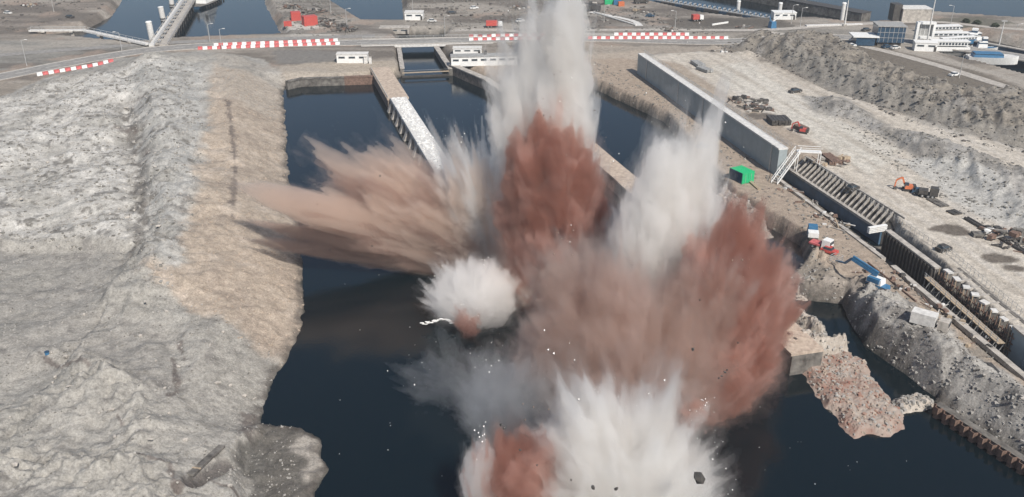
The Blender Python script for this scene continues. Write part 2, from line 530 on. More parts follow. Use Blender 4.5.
    put(sand * sstep(.35, .7, -m1 + .5 * m3), (.30, .25, .205), .6)
    put(zone([(215, 55), (290, 62), (345, 66), (345, 78), (290, 78), (270, 110), (215, 100)], 2, 2.5), (.36, .325, .28), .6)
    put(zone([(-300, 238), (110, 242), (125, 270), (100, 300), (160, 330), (170, 400), (100, 372), (30, 360), (-300, 380)], 4, 3) * k, SILT, .8)
    put(k * sstep(.15, .6, m2) * (1 - pale) * (1 - sand), (.40, .385, .355), .7)
    put(k * sstep(.42, .62, m3 * .8 - m1 * .4) * (1 - sand), (.17, .16, .15), .55)
    m4 = fbm(np.stack([X / 3.4 + Y / 9, Y / 2.6], -1), 3, 95)
    put(k * (pale + .35 * (1 - pale)) * (1 - sand) * sstep(.62, .82, m4), (.14, .13, .115), .85)
    m5 = fbm(P / 13.0, 3, 96)
    put(k * sstep(.25, .6, m5) * (1 - sand), (.27, .26, .235), .45)
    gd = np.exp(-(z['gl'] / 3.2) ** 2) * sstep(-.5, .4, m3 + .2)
    put(gd, (.13, .12, .11), .8)  # soil darker along the gully
    for pp, w in (([(228, 104), (232, 130), (235, 165), (232, 215)], .8), ([(178, 335), (183, 352)], .5), ([(172, 352), (176, 385), (168, 392)], .5), ([(240, 385), (244, 410)], 1.3), ([(40, 350), (60, 360), (92, 374)], .45), ([(118, 128), (135, 129)], 1.2),
                  ([(140, 98), (156, 100)], 1.0), ([(147, 152), (150, 158)], .9), ([(115, 412), (122, 425)], .5), ([(175, 486), (200, 468), (236, 470)], .4), ([(140, 463), (170, 466), (176, 486)], .5)):
        q, _, _ = line_dist(X, Y, GP(pp, 4))
        put(sstep(1.1, .5, q / w + 1.1 * m3 + .5 * m1), (.13, .11, .10), .75)
    put(sstep(1.6, .9, z['tr']), (.11, .10, .095), .9)
    put(zone([(250, 475), (262, 424), (320, 428), (332, 520), (250, 520)], WL, .8), (.10, .096, .088), .85)
    put(zone([(306, 440), (320, 445), (322, 475), (308, 478)], WL, .8), (.38, .35, .31), .8)
    # right spoil heap and the bank below it
    k = sstep(-1, 1.5, z['mR'] + wob)
    put(k, (.34, .325, .30))
    put(k * sstep(-.1, .5, m1 + .4 * m3), (.44, .42, .385), .8)
    put(k * sstep(.4, .7, -m1 + .5 * m3), (.14, .13, .12), .7)
    put(zone([(778, 286), (830, 282), (870, 288), (850, 304), (800, 302), (776, 300)], 0, 1.0), (.38, .34, .30), .8)
    # wet edge along the water
    for s in ('basin', 'side', 'trench'):
        e = z['sd'][s] + wob * .55
        wet = np.exp(-((e + .5) / 1.0) ** 2)
        put(wet * sstep(-.6, .5, m3 + .3), (.10, .09, .08), .8)
        put(sstep(-.3, .3, e), (.05, .05, .045))
    put(z['pit'] * (1 - sstep(-2, -1, z['sd']['trench'])), (.16, .145, .125))
    red = np.exp(-((z['sd']['basin'] + 2.4) / 1.2) ** 2) * sstep(0, .5, m3) * sstep(G(300, 200).y, G(300, 215).y, Y * 0 + G(300, 200).y + 0) 
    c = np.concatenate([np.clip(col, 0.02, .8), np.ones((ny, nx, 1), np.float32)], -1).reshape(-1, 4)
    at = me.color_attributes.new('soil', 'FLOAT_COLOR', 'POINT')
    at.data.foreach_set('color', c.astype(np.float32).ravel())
    m, nt, out = nodes_of('soil')
    N, L = nt.nodes, nt.links
    p = N.new('ShaderNodeBsdfPrincipled'); p.inputs['Roughness'].default_value = 0.93
    p.inputs['Specular IOR Level'].default_value = 0.2
    ca = N.new('ShaderNodeVertexColor'); ca.layer_name = 'soil'
    tc = N.new('ShaderNodeTexCoord')
    def noise(scale, det, rgh=.65):
        n = N.new('ShaderNodeTexNoise'); n.inputs['Scale'].default_value = scale; n.inputs['Detail'].default_value = det; n.inputs['Roughness'].default_value = rgh
        L.new(tc.outputs['Object'], n.inputs['Vector'])
        return n
    n1, n2 = noise(.55, 8, .72), noise(1.7, 4, .8)
    r1 = N.new('ShaderNodeMapRange'); r1.inputs['From Min'].default_value = .3; r1.inputs['From Max'].default_value = .7
    r1.inputs['To Min'].default_value = .68; r1.inputs['To Max'].default_value = 1.28
    L.new(n1.outputs['Fac'], r1.inputs['Value'])
    vm = N.new('ShaderNodeVectorMath'); vm.operation = 'SCALE'
    L.new(ca.outputs['Color'], vm.inputs[0]); L.new(r1.outputs[0], vm.inputs['Scale'])
    n3 = noise(2.6, 5, .85)
    r3 = N.new('ShaderNodeMapRange'); r3.inputs['From Min'].default_value = .34; r3.inputs['From Max'].default_value = .62
    r3.inputs['To Min'].default_value = .58; r3.inputs['To Max'].default_value = 1.14
    L.new(n3.outputs['Fac'], r3.inputs['Value'])
    vm2 = N.new('ShaderNodeVectorMath'); vm2.operation = 'SCALE'
    L.new(vm.outputs[0], vm2.inputs[0]); L.new(r3.outputs[0], vm2.inputs['Scale'])
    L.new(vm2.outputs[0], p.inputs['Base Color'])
    vo = N.new('ShaderNodeTexVoronoi'); vo.inputs['Scale'].default_value = 1.1; vo.inputs['Randomness'].default_value = 1
    L.new(tc.outputs['Object'], vo.inputs['Vector'])
    ad = N.new('ShaderNodeMath'); ad.operation = 'MULTIPLY_ADD'
    L.new(vo.outputs['Distance'], ad.inputs[0]); ad.inputs[1].default_value = -.35; L.new(n1.outputs['Fac'], ad.inputs[2])
    b1 = N.new('ShaderNodeBump'); b1.inputs['Strength'].default_value = .38; b1.inputs['Distance'].default_value = .7
    L.new(ad.outputs[0], b1.inputs['Height'])
    b2 = N.new('ShaderNodeBump'); b2.inputs['Strength'].default_value = .3; b2.inputs['Distance'].default_value = .2
    L.new(n2.outputs['Fac'], b2.inputs['Height']); L.new(b1.outputs[0], b2.inputs['Normal'])
    L.new(b2.outputs[0], p.inputs['Normal'])
    L.new(p.outputs[0], out.inputs[0])
    o = link('terrain', me, m)
    o['kind'] = 'structure'
    return X, Y, H

TX, TY, TH = build_terrain()

def ground_z(x, y):
    h, _ = terrain(np.array([[x]], np.float32), np.array([[y]], np.float32))
    return float(h[0, 0])

def on_ground(px, py, z=0.0):
    """the point of the real ground under a photo position (two refinements)"""
    p = G(px, py, z)
    for _ in range(3):
        z = ground_z(p.x, p.y)
        p = G(px, py, z)
    return p

# water: one level sheet, rippled, dark peat colour below the reflection
m, nt, out = nodes_of('harbour_water')
N, L = nt.nodes, nt.links
p = N.new('ShaderNodeBsdfPrincipled')
p.inputs['Base Color'].default_value = (.003, .008, .011, 1)
p.inputs['Roughness'].default_value = 0.09
p.inputs['IOR'].default_value = 1.38
tc = N.new('ShaderNodeTexCoord')
nz = N.new('ShaderNodeTexNoise'); nz.inputs['Scale'].default_value = 1.4; nz.inputs['Detail'].default_value = 5; nz.inputs['Roughness'].default_value = .6
n2 = N.new('ShaderNodeTexNoise'); n2.inputs['Scale'].default_value = .05; n2.inputs['Detail'].default_value = 3
L.new(tc.outputs['Object'], nz.inputs['Vector']); L.new(tc.outputs['Object'], n2.inputs['Vector'])
mr = N.new('ShaderNodeMapRange'); mr.inputs['From Min'].default_value = .35; mr.inputs['From Max'].default_value = .65
mr.inputs['To Min'].default_value = .06; mr.inputs['To Max'].default_value = .24
L.new(n2.outputs['Fac'], mr.inputs['Value'])
bp = N.new('ShaderNodeBump'); bp.inputs['Distance'].default_value = .12
L.new(mr.outputs[0], bp.inputs['Strength'])
L.new(nz.outputs['Fac'], bp.inputs['Height']); L.new(bp.outputs[0], p.inputs['Normal'])
L.new(p.outputs[0], out.inputs[0])
wv = MB()
wv.add([(-5000, -100, WL), (5000, -100, WL), (5000, 5500, WL), (-5000, 5500, WL)], [(0, 1, 2, 3)])
tag(wv.build('water', m), kind='structure')
# ------------------------------------------------------------------ materials of built things
M_ASPH = mat('asphalt', (.26, .25, .235), .9, .15, .6, bump=.1)
M_CONC = mat('concrete', (.42, .39, .35), .85, .18, .8, bump=.3)
M_CONC_W = mat('pale_concrete', (.62, .61, .585), .8, .12, 1.2, bump=.2)
M_CONC_D = mat('stained_concrete', (.16, .15, .135), .9, .3, .6, bump=.3, rgb2=(.06, .055, .05))
M_SANDY = mat('sandy_concrete', (.46, .385, .31), .9, .2, .9, bump=.4, rgb2=(.30, .235, .19))
M_MASON = mat('quay_masonry', (.22, .18, .15), .9, .3, .7, bump=.5, rgb2=(.08, .07, .06))
M_RUBBLE = mat('broken_masonry', (.42, .34, .29), .95, .15, 1.1, bump=.9, rgb2=(.33, .17, .12), detail=6)
M_PALERUB = mat('pale_rubble', (.42, .385, .34), .95, .15, .9, bump=.6, rgb2=(.28, .24, .20), detail=6)
M_WHITE = mat('white_paint', (.76, .76, .74), .5, .06, 1.5)
M_RED = mat('red_paint', (.50, .085, .07), .5, .12, 2)
M_BARRED = mat('barrier_red', (.55, .13, .13), .55, .15, 2)
M_ORANGE = mat('orange_paint', (.58, .17, .07), .5, .12, 2)
M_GREEN = mat('green_paint', (.02, .42, .17), .5, .06, 2)
M_BLUE = mat('blue_paint', (.045, .16, .30), .45, .12, 2)
M_DBLUE = mat('dark_blue_glass', (.03, .07, .12), .15, .2, 1)
M_STEEL = mat('galvanised_steel', (.50, .50, .49), .5, .12, 2, metal=.35)
M_DSTEEL = mat('dark_steel', (.07, .065, .06), .6, .25, 1.5)
M_RUST = mat('rusty_steel', (.20, .13, .10), .8, .25, 1.5)
M_WALLG = mat('grey_wall_panel', (.31, .355, .365), .55, .07, .35, bump=.05)
M_WALLB = mat('blue_grey_panel', (.26, .33, .37), .55, .07, .35)
M_TIMBER = mat('timber', (.40, .32, .23), .8, .18, 3)
M_TYRE = mat('rubber', (.03, .03, .03), .8, .1, 3)
M_GLASS = mat('window_glass', (.04, .055, .07), .12, .1, 1)
M_PINK = mat('faded_orange_paint', (.62, .36, .27), .6, .1, 2)
M_LINE = mat('road_paint', (.62, .61, .57), .7, .12, 1)
M_TARP = mat('grey_sheet', (.33, .33, .32), .7, .15, 1)

def zof(x, y):
    return ground_z(x, y)

def frame(a, b):
    """rotation and length of the line a to b"""
    return math.atan2(b[1] - a[1], b[0] - a[0]), math.hypot(b[0] - a[0], b[1] - a[1])

def world_to(t, p):
    """world point in the local frame of an upright thing"""
    dx, dy = p[0] - t.location[0], p[1] - t.location[1]
    c, s = math.cos(-t.rotation_euler[2]), math.sin(-t.rotation_euler[2])
    return (dx * c - dy * s, dx * s + dy * c, (p[2] if len(p) > 2 else 0) - t.location[2])

# ------------------------------------------------------------------ road, kerbs, markings
def smooth_line(pts, step=4.0):
    out = []
    n = len(pts)
    for i in range(n - 1):
        p0, p1, p2, p3 = pts[max(i - 1, 0)], pts[i], pts[i + 1], pts[min(i + 2, n - 1)]
        L_ = math.hypot(p2[0] - p1[0], p2[1] - p1[1])
        m = max(2, int(L_ / step))
        for k in range(m):
            t = k / m
            out.append(tuple(0.5 * (2 * p1[a] + (p2[a] - p0[a]) * t + (2 * p0[a] - 5 * p1[a] + 4 * p2[a] - p3[a]) * t * t + (3 * p1[a] - p0[a] - 3 * p2[a] + p3[a]) * t ** 3) for a in (0, 1)))
    out.append(tuple(pts[-1]))
    return out

def ribbon(line, o0, o1, z0, z1=None, drape=False, dz=0.0):
    """strip between two offsets of a line (positive = left of travel); closed solid if z1 is given"""
    mb = MB()
    n = len(line)
    nor = []
    for i in range(n):
        a, b = line[max(i - 1, 0)], line[min(i + 1, n - 1)]
        d = math.hypot(b[0] - a[0], b[1] - a[1]) or 1
        nor.append((-(b[1] - a[1]) / d, (b[0] - a[0]) / d))
    A = [(line[i][0] + nor[i][0] * o0, line[i][1] + nor[i][1] * o0) for i in range(n)]
    B = [(line[i][0] + nor[i][0] * o1, line[i][1] + nor[i][1] * o1) for i in range(n)]
    if drape:
        hs, _ = terrain(np.array([[p[0] for p in A], [p[0] for p in B]], np.float32), np.array([[p[1] for p in A], [p[1] for p in B]], np.float32))
        za, zb = hs[0] + dz, hs[1] + dz
    else:
        za = zb = [z0] * n
    vs = [(*A[i], float(za[i])) for i in range(n)] + [(*B[i], float(zb[i])) for i in range(n)]
    fs = [(i + 1, i, n + i, n + i + 1) for i in range(n - 1)]
    if z1 is not None:
        m = len(vs)
        vs += [(v[0], v[1], v[2] - (z0 - z1)) for v in vs]
        fs += [(m + i, m + i + 1, m + n + i + 1, m + n + i) for i in range(n - 1)]
        fs += [(i, i + 1, m + i + 1, m + i) for i in range(n - 1)]
        fs += [(n + i + 1, n + i, m + n + i, m + n + i + 1) for i in range(n - 1)]
        fs += [(0, m, m + n, n), (n - 1, 2 * n - 1, m + 2 * n - 1, m + n - 1)]
    if o1 > o0:
        fs = [f[::-1] for f in fs]
    return mb.add(vs, fs)

road_line = smooth_line(ROAD, 5)
tag(ribbon(road_line, 5.2, -5.2, .10, -.35).build('road', M_ASPH), kind='structure')
tag(ribbon(road_line, 5.55, 5.2, .22, -.3).build('road_kerb', M_CONC), kind='structure')
tag(ribbon(road_line, -5.2, -5.55, .22, -.3).build('road_kerb', M_CONC), kind='structure')
tag(ribbon(road_line, 4.8, 4.45, .106).build('road_marking', M_LINE), kind='structure')
tag(ribbon(road_line, -4.45, -4.8, .106).build('road_marking', M_LINE), kind='structure')
mk = MB()
for i in range(0, len(road_line) - 2, 2):
    s = ribbon(road_line[i:i + 2], .15, -.15, .106)
    mk.add(s.v, s.f)
tag(mk.build('road_centre_marking', M_LINE), kind='structure')
# second road and tracks, laid on the ground
for nm, pts, w, z0, m_ in (('site_track', [(404, 31), (480, 30), (560, 33), (640, 36), (720, 38)], 2.6, 0, M_CONC), ('harbour_track', [(-60, 60), (40, 52), (150, 44), (200, 41.5), (290, 38.5), (375, 36)], 3, 0, M_ASPH),
                       ('loop_road', [(770, 33), (830, 40), (880, 50), (940, 66), (1010, 88), (1100, 112), (1300, 160)], 2.6, 0, M_CONC),
                       ('far_road', [(590, 12), (630, 20), (640, 26)], 1.6, 0, M_CONC_W), ('far_road', [(560, 30), (660, 30), (760, 30), (830, 26), (930, 22), (1030, 30), (1300, 40)], 2.5, 0, M_CONC)):
    tag(ribbon(smooth_line(GP(pts, z0), 4), w, -w, 0, None, True, .09).build(nm, m_), kind='structure')

# ------------------------------------------------------------------ road bridge over the channel
a, b = G(362, 43), G(492, 40)
rz, Lb = frame(a, b)
t = thing('road_bridge', 'grey concrete road bridge with railings crossing the narrow channel', 'bridge', (a.x, a.y, 0), rz)
MB().box((Lb / 2, 0, -.45), (Lb, 13, 1.0)).build('deck', M_CONC, t)
for s in (-1, 1):
    MB().box((Lb / 2, s * 6.62, -.25), (Lb, .24, 1.1)).build('edge_beam', M_CONC_W, t)
    r = MB().bar((0, s * 6.5, 1.35), (Lb, s * 6.5, 1.35), .14).bar((0, s * 6.5, .85), (Lb, s * 6.5, .85), .08)
    rr = r.build('railing', M_STEEL, t)
    me = MB().box((0, 0, .62), (.1, .1, 1.4)).mesh('railing_post')
    for k in range(int(Lb / 4) + 1):
        o = link('railing_post', me, M_STEEL, rr); o.location = (k * 4, s * 6.5, .1)
def loc_on(t, p, z):
    q = world_to(t, (p.x, p.y, z)); return q
for px in (398, 449):
    q = world_to(t, G(px, 45))
    MB().box((q[0], 0, -2.9), (3.0, 12.4, 3.8)).build('abutment', M_CONC_D, t)

# ------------------------------------------------------------------ quay walls
def wall_line(name, label, cat, pts, zt, zb, w, m_top, m_face, group=None, joints=9.0, m_block=None):
    """retaining wall along a line, its coping laid in blocks"""
    a = pts[0]
    t = thing(name, label, cat, (a[0], a[1], 0), 0, group)
    loc = [(p[0] - a[0], p[1] - a[1]) for p in pts]
    ribbon(loc, w / 2, -w / 2, zt - .35, zb).build('wall_face', m_face, t)
    # coping blocks
    L_ = sum(math.dist(loc[i], loc[i + 1]) for i in range(len(loc) - 1))
    n = max(1, int(L_ / joints))
    def at(s):
        for i in range(len(loc) - 1):
            d = math.dist(loc[i], loc[i + 1])
            if s <= d or i == len(loc) - 2:
                k = s / d
                return (loc[i][0] + (loc[i + 1][0] - loc[i][0]) * k, loc[i][1] + (loc[i + 1][1] - loc[i][1]) * k), math.atan2(loc[i + 1][1] - loc[i][1], loc[i + 1][0] - loc[i][0])
            s -= d
    me = MB().box((0, 0, 0), (L_ / n - .12, w + .3, .42)).mesh('coping_block')
    for k in range(n):
        p, r = at((k + .5) * L_ / n)
        o = link('coping_block', me, m_block or m_top, t); o.location = (p[0] + rng.uniform(-.08, .08), p[1], zt - .14 + rng.uniform(-.06, .06)); o.rotation_euler = (0, 0, r + rng.uniform(-.006, .006))
    return t

# left pier: sandy part, then the white decked part
A, B, Cc = G(379, 67, .4), G(398, 98, .4), G(437, 160, .4)
rz, L1 = frame(A, B)
t = thing('lock_pier', 'sandy concrete pier running from the bridge towards the white pier section', 'pier', (A.x, A.y, 0), rz)
MB().box((L1 / 2, 0, -2.9), (L1, 7.4, 5.4)).build('pier_wall', M_MASON, t)
for k in range(6):
    MB().box(((k + .5) * L1 / 6, 0, .08), (L1 / 6 - .1, 7.8, .55)).build('deck_slab', M_SANDY, t)
MB().box((.5 * L1, -3.4, .6), (L1 * .96, .35, .5)).build('parapet', M_CONC, t)
rz2, L2 = frame(B, Cc)
L2 += 42
t = thing('white_pier', 'white topped pier section leading into the dust, deck littered with frost white debris', 'pier', (B.x, B.y, 0), rz2)
MB().box((L2 / 2, 0, -2.7), (L2, 5.4, 5.2)).build('pier_wall', M_CONC, t)
n = 12
for k in range(n):
    MB().box(((k + .5) * L2 / n, 0, .30 + .03 * (k % 2)), (L2 / n - .12, 6.0, .7)).build('deck_slab', M_CONC_W, t)
for k in range(10):
    x = 3 + k * 8.0
    MB().add([(x - 1.2, -2.95, -.05), (x + 1.2, -2.95, -.05), (x + 1.2, -4.8, -4.4), (x - 1.2, -4.8, -4.4), (x - 1.2, -2.75, -4.4), (x + 1.2, -2.75, -4.4)],
             [(0, 1, 2, 3), (3, 2, 5, 4), (0, 3, 4), (1, 5, 2)]).build('buttress', M_CONC, t)
q = MB()
for k in range(420):
    x, y_ = rng.uniform(.5, L2 - 1), rng.gauss(0, 1.5)
    if abs(y_) < 2.7:
        q.box((x, y_, .72), (rng.uniform(.3, 1.3), rng.uniform(.2, .7), rng.uniform(.15, .5)), rng.uniform(0, 3))
tag(q.build('loose_debris', M_WHITE, t), kind='stuff')
MB().bar((1, -2.9, .8), (L2 - 1, -2.9, .8), .2).build('rail', M_STEEL, t)

# right quay, curved, then the free standing pier between the basins
pts = [tuple(G(px, py, .3))[:2] for px, py in ((452, 64), (468, 71), (487, 79), (500, 88), (510, 97), (530, 110))]
wall_line('quay_wall', 'curved stone quay wall right of the channel mouth', 'quay', pts, .35, -4.6, 2.6, M_CONC, M_MASON, joints=7)
pts = [tuple(G(px, py, .3))[:2] for px, py in ((530, 110), (560, 128), (590, 148), (645, 196), (700, 252), (762, 326))]
w = wall_line('lock_pier', 'long straight masonry pier between the two basins, half hidden by dust', 'pier', pts, .45, -4.8, 6.0, M_SANDY, M_MASON, joints=8)
pts = [tuple(G(px, py, .3))[:2] for px, py in ((398, 40), (400, 52), (402, 66))]
wall_line('quay_wall', 'short left wall of the channel under the road bridge', 'quay', pts, -.6, -4.6, 1.6, M_CONC, M_CONC_D, joints=6)
pts = [tuple(G(px, py, .3))[:2] for px, py in ((436, 44), (444, 56), (451, 66))]
wall_line('quay_wall', 'short dark right wall of the channel under the road bridge', 'quay', pts, -.6, -4.6, 2.0, M_CONC, M_CONC_D, joints=6)
pts = [tuple(G(px, py, .1))[:2] for px, py in ((286, 80), (300, 77), (344, 75.5))]
wall_line('quay_wall', 'low dark wall at the head of the left basin', 'quay', pts, -.4, -4.6, 1.5, M_CONC_D, M_CONC_D, joints=6)
pts = [tuple(G(px, py, .1))[:2] for px, py in ((344, 75.5), (374, 74.5))]
wall_line('quay_wall', 'short red brown wall beside the sandy pier', 'quay', pts, -.3, -4.6, 1.5, M_RUST, M_RUST, joints=6)
# lock gate walkway across the channel
a, b = G(402, 71.5, -1), G(449, 69.5, -1)
rz, L_ = frame(a, b)
t = thing('lock_gate', 'thin lock gate with a walkway closing the narrow channel', 'lock gate', (a.x, a.y, 0), rz)
MB().box((L_ / 2, 0, -3.6), (L_, .5, 1.6)).build('gate_leaf', M_DSTEEL, t)
MB().box((L_ / 2, 0, -1.6), (L_, 1.2, .22)).build('walkway', M_TIMBER, t)
MB().bar((0, -.5, -.6), (L_, -.5, -.6), .07).build('railing', M_STEEL, t)

# end of the pier that still stands, flat topped, by the ruin
a, b = G(766, 318, 1.0), G(798, 349, 1.0)
rz, L_ = frame(a, b)
t = thing('pier_stump', 'flat topped pier stump with a dark sheer face left of the brick ruin', 'pier', (a.x, a.y, 0), rz)
mm = MB().box((L_ / 2, 1.2, -2.2), (L_ + 3, 6.4, 5.6)); mm.build('stump_wall', M_CONC_D, t)
for k in range(4):
    MB().box(((k + .5) * (L_ + 3) / 4 - 1.5, 1.2, .83), ((L_ + 3) / 4 - .12, 6.8, .5)).build('deck_slab', M_SANDY, t)
for k in range(5):
    MB().box((1 + k * 1.9, 1.4 - .3 * (k % 2), 1.12), (.7, .45, .16), .2).build('hatch', M_DSTEEL, t)

# ------------------------------------------------------------------ heaps with their own outline
def heap(name, label, cat, poly_px, z0, hfun, m_, cell=.55, group=None, kind=None, rough=.5, seed=0, base=-1.2):
    P2 = GP(poly_px, z0)
    xs = [p[0] for p in P2]; ys = [p[1] for p in P2]
    cx, cy = sum(xs) / len(xs), sum(ys) / len(ys)
    gx, gy = np.arange(min(xs) - 1, max(xs) + 1, cell), np.arange(min(ys) - 1, max(ys) + 1, cell)
    X, Y = np.meshgrid(gx.astype(np.float32), gy.astype(np.float32))
    Pn = np.stack([X, Y], -1)
    s = poly_sdf(X, Y, P2) + fbm(Pn / 3.0, 3, seed) * .8
    H = hfun(X, Y, s) + rough * (ridged(Pn / 2.6, 3, seed + 3) - .3) + rough * .6 * fbm(Pn / 1.0, 3, seed + 4)
    H = np.where(s > 0, H * sstep(0, 1.6, s) + z0, z0 + base * np.minimum(1, -s))
    ny, nx = X.shape
    V = np.stack([X - cx, Y - cy, H], -1).reshape(-1, 3)
    i = np.arange(nx * ny).reshape(ny, nx)
    F = np.stack([i[:-1, :-1], i[:-1, 1:], i[1:, 1:], i[1:, :-1]], -1).reshape(-1, 4)
    keep = (s > -1.2).reshape(-1)
    F = F[keep[F].all(1)]
    used = np.unique(F); mp = np.full(len(V), -1); mp[used] = np.arange(len(used))
    me = np_mesh(name, V[used], mp[F], False)
    o = link(name, me, m_)
    o.location = (cx, cy, 0)
    return tag(o, label, cat, group, kind)
M_BRICK = mat('brick_rubble', (.31, .28, .245), .95, .15, .22, bump=.6, rgb2=(.22, .12, .09), detail=8)
heap('brick_ruin', 'reddish brick rubble tongue of the blown up pier lying in the dark water', 'ruin',
     [(793, 352), (812, 356), (846, 352), (866, 362), (880, 388), (906, 414), (906, 430), (880, 436), (855, 438), (838, 424), (818, 398), (800, 372)], WL,
     lambda X, Y, s: 0.8 + .5 * sstep(0, 3, s), M_BRICK, .42, seed=61, rough=.3)
heap('concrete_ruin', 'pale broken wall crossing the landward end of the brick rubble', 'ruin',
     [(788, 340), (806, 346), (826, 352), (848, 345), (850, 352), (838, 362), (812, 366), (792, 362)], WL,
     lambda X, Y, s: 4.0 + .3 * s, M_PALERUB, .42, seed=62, rough=.5)
heap('concrete_ruin', 'small pale slab of broken pier lying behind the flat topped stump', 'ruin',
     [(783, 318), (800, 318), (818, 326), (829, 338), (822, 344), (806, 338), (790, 328)], WL,
     lambda X, Y, s: 2.4 + .5 * s, M_PALERUB, .42, seed=63, rough=.5)
heap('rubble_spit', 'pale rubble spit joining the ruin to the sheet piled bank', 'rubble spit',
     [(890, 402), (912, 394), (930, 398), (936, 406), (918, 412), (898, 414)], WL,
     lambda X, Y, s: .7 + .6 * sstep(0, 2, s), M_PALERUB, .42, seed=64, rough=.4)
heap('concrete_ruin', 'long pale beam of rubble reaching left from the gravel bank', 'ruin',
     [(768, 284), (800, 284), (836, 291), (836, 296), (800, 294), (768, 292)], WL + 1,
     lambda X, Y, s: 2.0 + .3 * s, M_PALERUB, .42, seed=65, rough=.35)
heap('rubble_bank', 'dark broken rubble bank behind the right hand white column', 'rubble bank',
     [(716, 192), (738, 204), (762, 222), (772, 236), (758, 240), (738, 226), (716, 206)], WL + .5,
     lambda X, Y, s: 2.4 + .5 * s, mat('dark_rubble', (.30, .27, .24), .95, .2, .9, bump=.8, rgb2=(.12, .105, .09)), .5, seed=66, rough=.9)

# stones fallen at the foot of the ruin: each one a thing
def stone_mesh(seed, sx=1, sy=1, sz=.7):
    bm = bmesh.new()
    bmesh.ops.create_icosphere(bm, subdivisions=1, radius=.5)
    r = random.Random(seed)
    for v in bm.verts:
        v.co *= r.uniform(.72, 1.15)
        v.co.x *= sx; v.co.y *= sy; v.co.z *= sz
    me = bpy.data.meshes.new('stone')
    bm.to_mesh(me); bm.free()
    return me
STONES = [stone_mesh(i, *s) for i, s in enumerate(((1, .8, .7), (1.3, .7, .5), (.9, .9, .8), (1.5, .8, .55)))]
def boulders(m_, label, group, spots, size=(1.0, 2.0)):
    for me in STONES:
        pass
    for i, (px, py, z0) in enumerate(spots):
        p = on_ground(px, py, z0) if z0 is not None else G(px, py, WL)
        o = bpy.data.objects.new('boulder', BSETS[m_.name][i % 4])
        COL.objects.link(o)
        s = rng.uniform(*size)
        o.location = (p.x, p.y, p.z + .18 * s); o.scale = (s, s, s); o.rotation_euler = (0, 0, rng.uniform(0, 6.28))
        tag(o, label, 'boulder', group)
BSETS = {}
for mm in (M_CONC_W, M_CONC, M_CONC_D):
    BSETS[mm.name] = []
    for me in STONES:
        c = me.copy(); c.materials.append(mm); BSETS[mm.name].append(c)
r7 = random.Random(3)
boulders(M_CONC, 'pale boulder lying on the rubbly upper part of the left spoil heap', 'pale boulders on the left spoil heap', [(r7.uniform(5, 185), r7.uniform(85, 228), 5) for _ in range(40)], (.5, 1.2))
boulders(M_CONC, 'grey boulder lying on the lower part of the left spoil heap', 'grey boulders on the left spoil heap', [(r7.uniform(5, 260), r7.uniform(300, 490), 4) for _ in range(45)], (.4, 1.1))
boulders(M_CONC, 'grey boulder lying on the spoil heap right of the ruin', 'grey boulders on the right spoil heap', [(860 + 160 * k + r7.uniform(-8, 8), 312 + 96 * k + r7.uniform(-8, 24), 3) for k in [r7.random() for _ in range(28)]], (.6, 1.5))
boulders(M_CONC_D, 'dark boulder lying on the ridge above the building site', 'dark boulders on the ridge', [(770 + 240 * k + r7.uniform(-10, 10), 56 + 70 * k + r7.uniform(-14, 12), 4) for k in [r7.random() for _ in range(34)]], (.9, 2.2))

# sheet pile wall with its zigzag front, low right
a, b = G(934, 404, -1.6), G(1024, 462, -1.6)
dirx = (b - a).normalized()
b = a + dirx * ((b - a).length * 2.0)
rz, L_ = frame(a, b)
t = thing('sheet_pile_wall', 'rusty zigzag sheet pile wall below the right spoil heap', 'sheet pile wall', (a.x, a.y, 0), rz)
pm = MB()
w = .12
prof = [(0, 0), (.5, 0), (.8, -.75), (1.5, -.75), (1.8, 0)]
vs, fs = [], []
for x, y_ in prof:
    vs += [(x, y_, -5.0), (x, y_, -1.5), (x, y_ + w, -5.0), (x, y_ + w, -1.5)]
for i in range(len(prof) - 1):
    k = i * 4
    fs += [(k, k + 4, k + 5, k + 1), (k + 2, k + 3, k + 7, k + 6), (k + 1, k + 5, k + 7, k + 3)]
pme = MB().add(vs, fs).mesh('sheet_pile')
for k in range(int(L_ / 1.8)):
    o = link('sheet_pile', pme, M_RUST, t); o.location = (k * 1.8, 0, rng.uniform(-.12, .12))
bm_ = MB().box((L_ / 2, .9, -1.9), (L_, 1.4, .5)); bm_.build('capping_beam', M_CONC_D, t)

# ------------------------------------------------------------------ new lock wall: tall grey panels with white coping
def seg(pa, pb, z=0.0):
    a, b = G(*pa, z), G(*pb, z)
    return a, b
WB = [(637, 73), (647, 80), (679, 103), (703, 121), (719, 132), (769, 171), (782, 181)]
WA, WE = G(637, 73.5), G(776, 176)
wrz, WLn = frame(WA, WE)
t = thing('lock_wall', 'long grey panelled new lock wall with white coping beyond the basins', 'wall', (WA.x, WA.y, 0), wrz)
jx = [0]
for p in WB[1:-1]:
    q = world_to(t, G(*p)); jx.append(q[0])
jx.append(WLn)
WH = 7.6
for i in range(len(jx) - 1):
    x0, x1 = jx[i], jx[i + 1]
    npan = max(1, round((x1 - x0) / 6.5))
    for k in range(npan):
        xa, xb = x0 + (x1 - x0) * k / npan, x0 + (x1 - x0) * (k + 1) / npan
        MB().box(((xa + xb) / 2, 1.25, WH / 2), (xb - xa - .07, 2.5, WH)).build('wall_panel', M_WALLG, t)
    MB().box(((x0 + x1) / 2, 1.25, WH + .22), (x1 - x0 - .25, 2.9, .44)).build('coping', M_CONC_W, t)
    if i:
        MB().box((x0, -.12, WH / 2), (.45, .2, WH + .3)).build('joint_strip', M_STEEL, t)
for k in range(3):
    MB().box((-.5, .6 + k * .8, 5.4 - k * 1.9), (1.0, .5, .6)).build('bracket', M_STEEL, t)
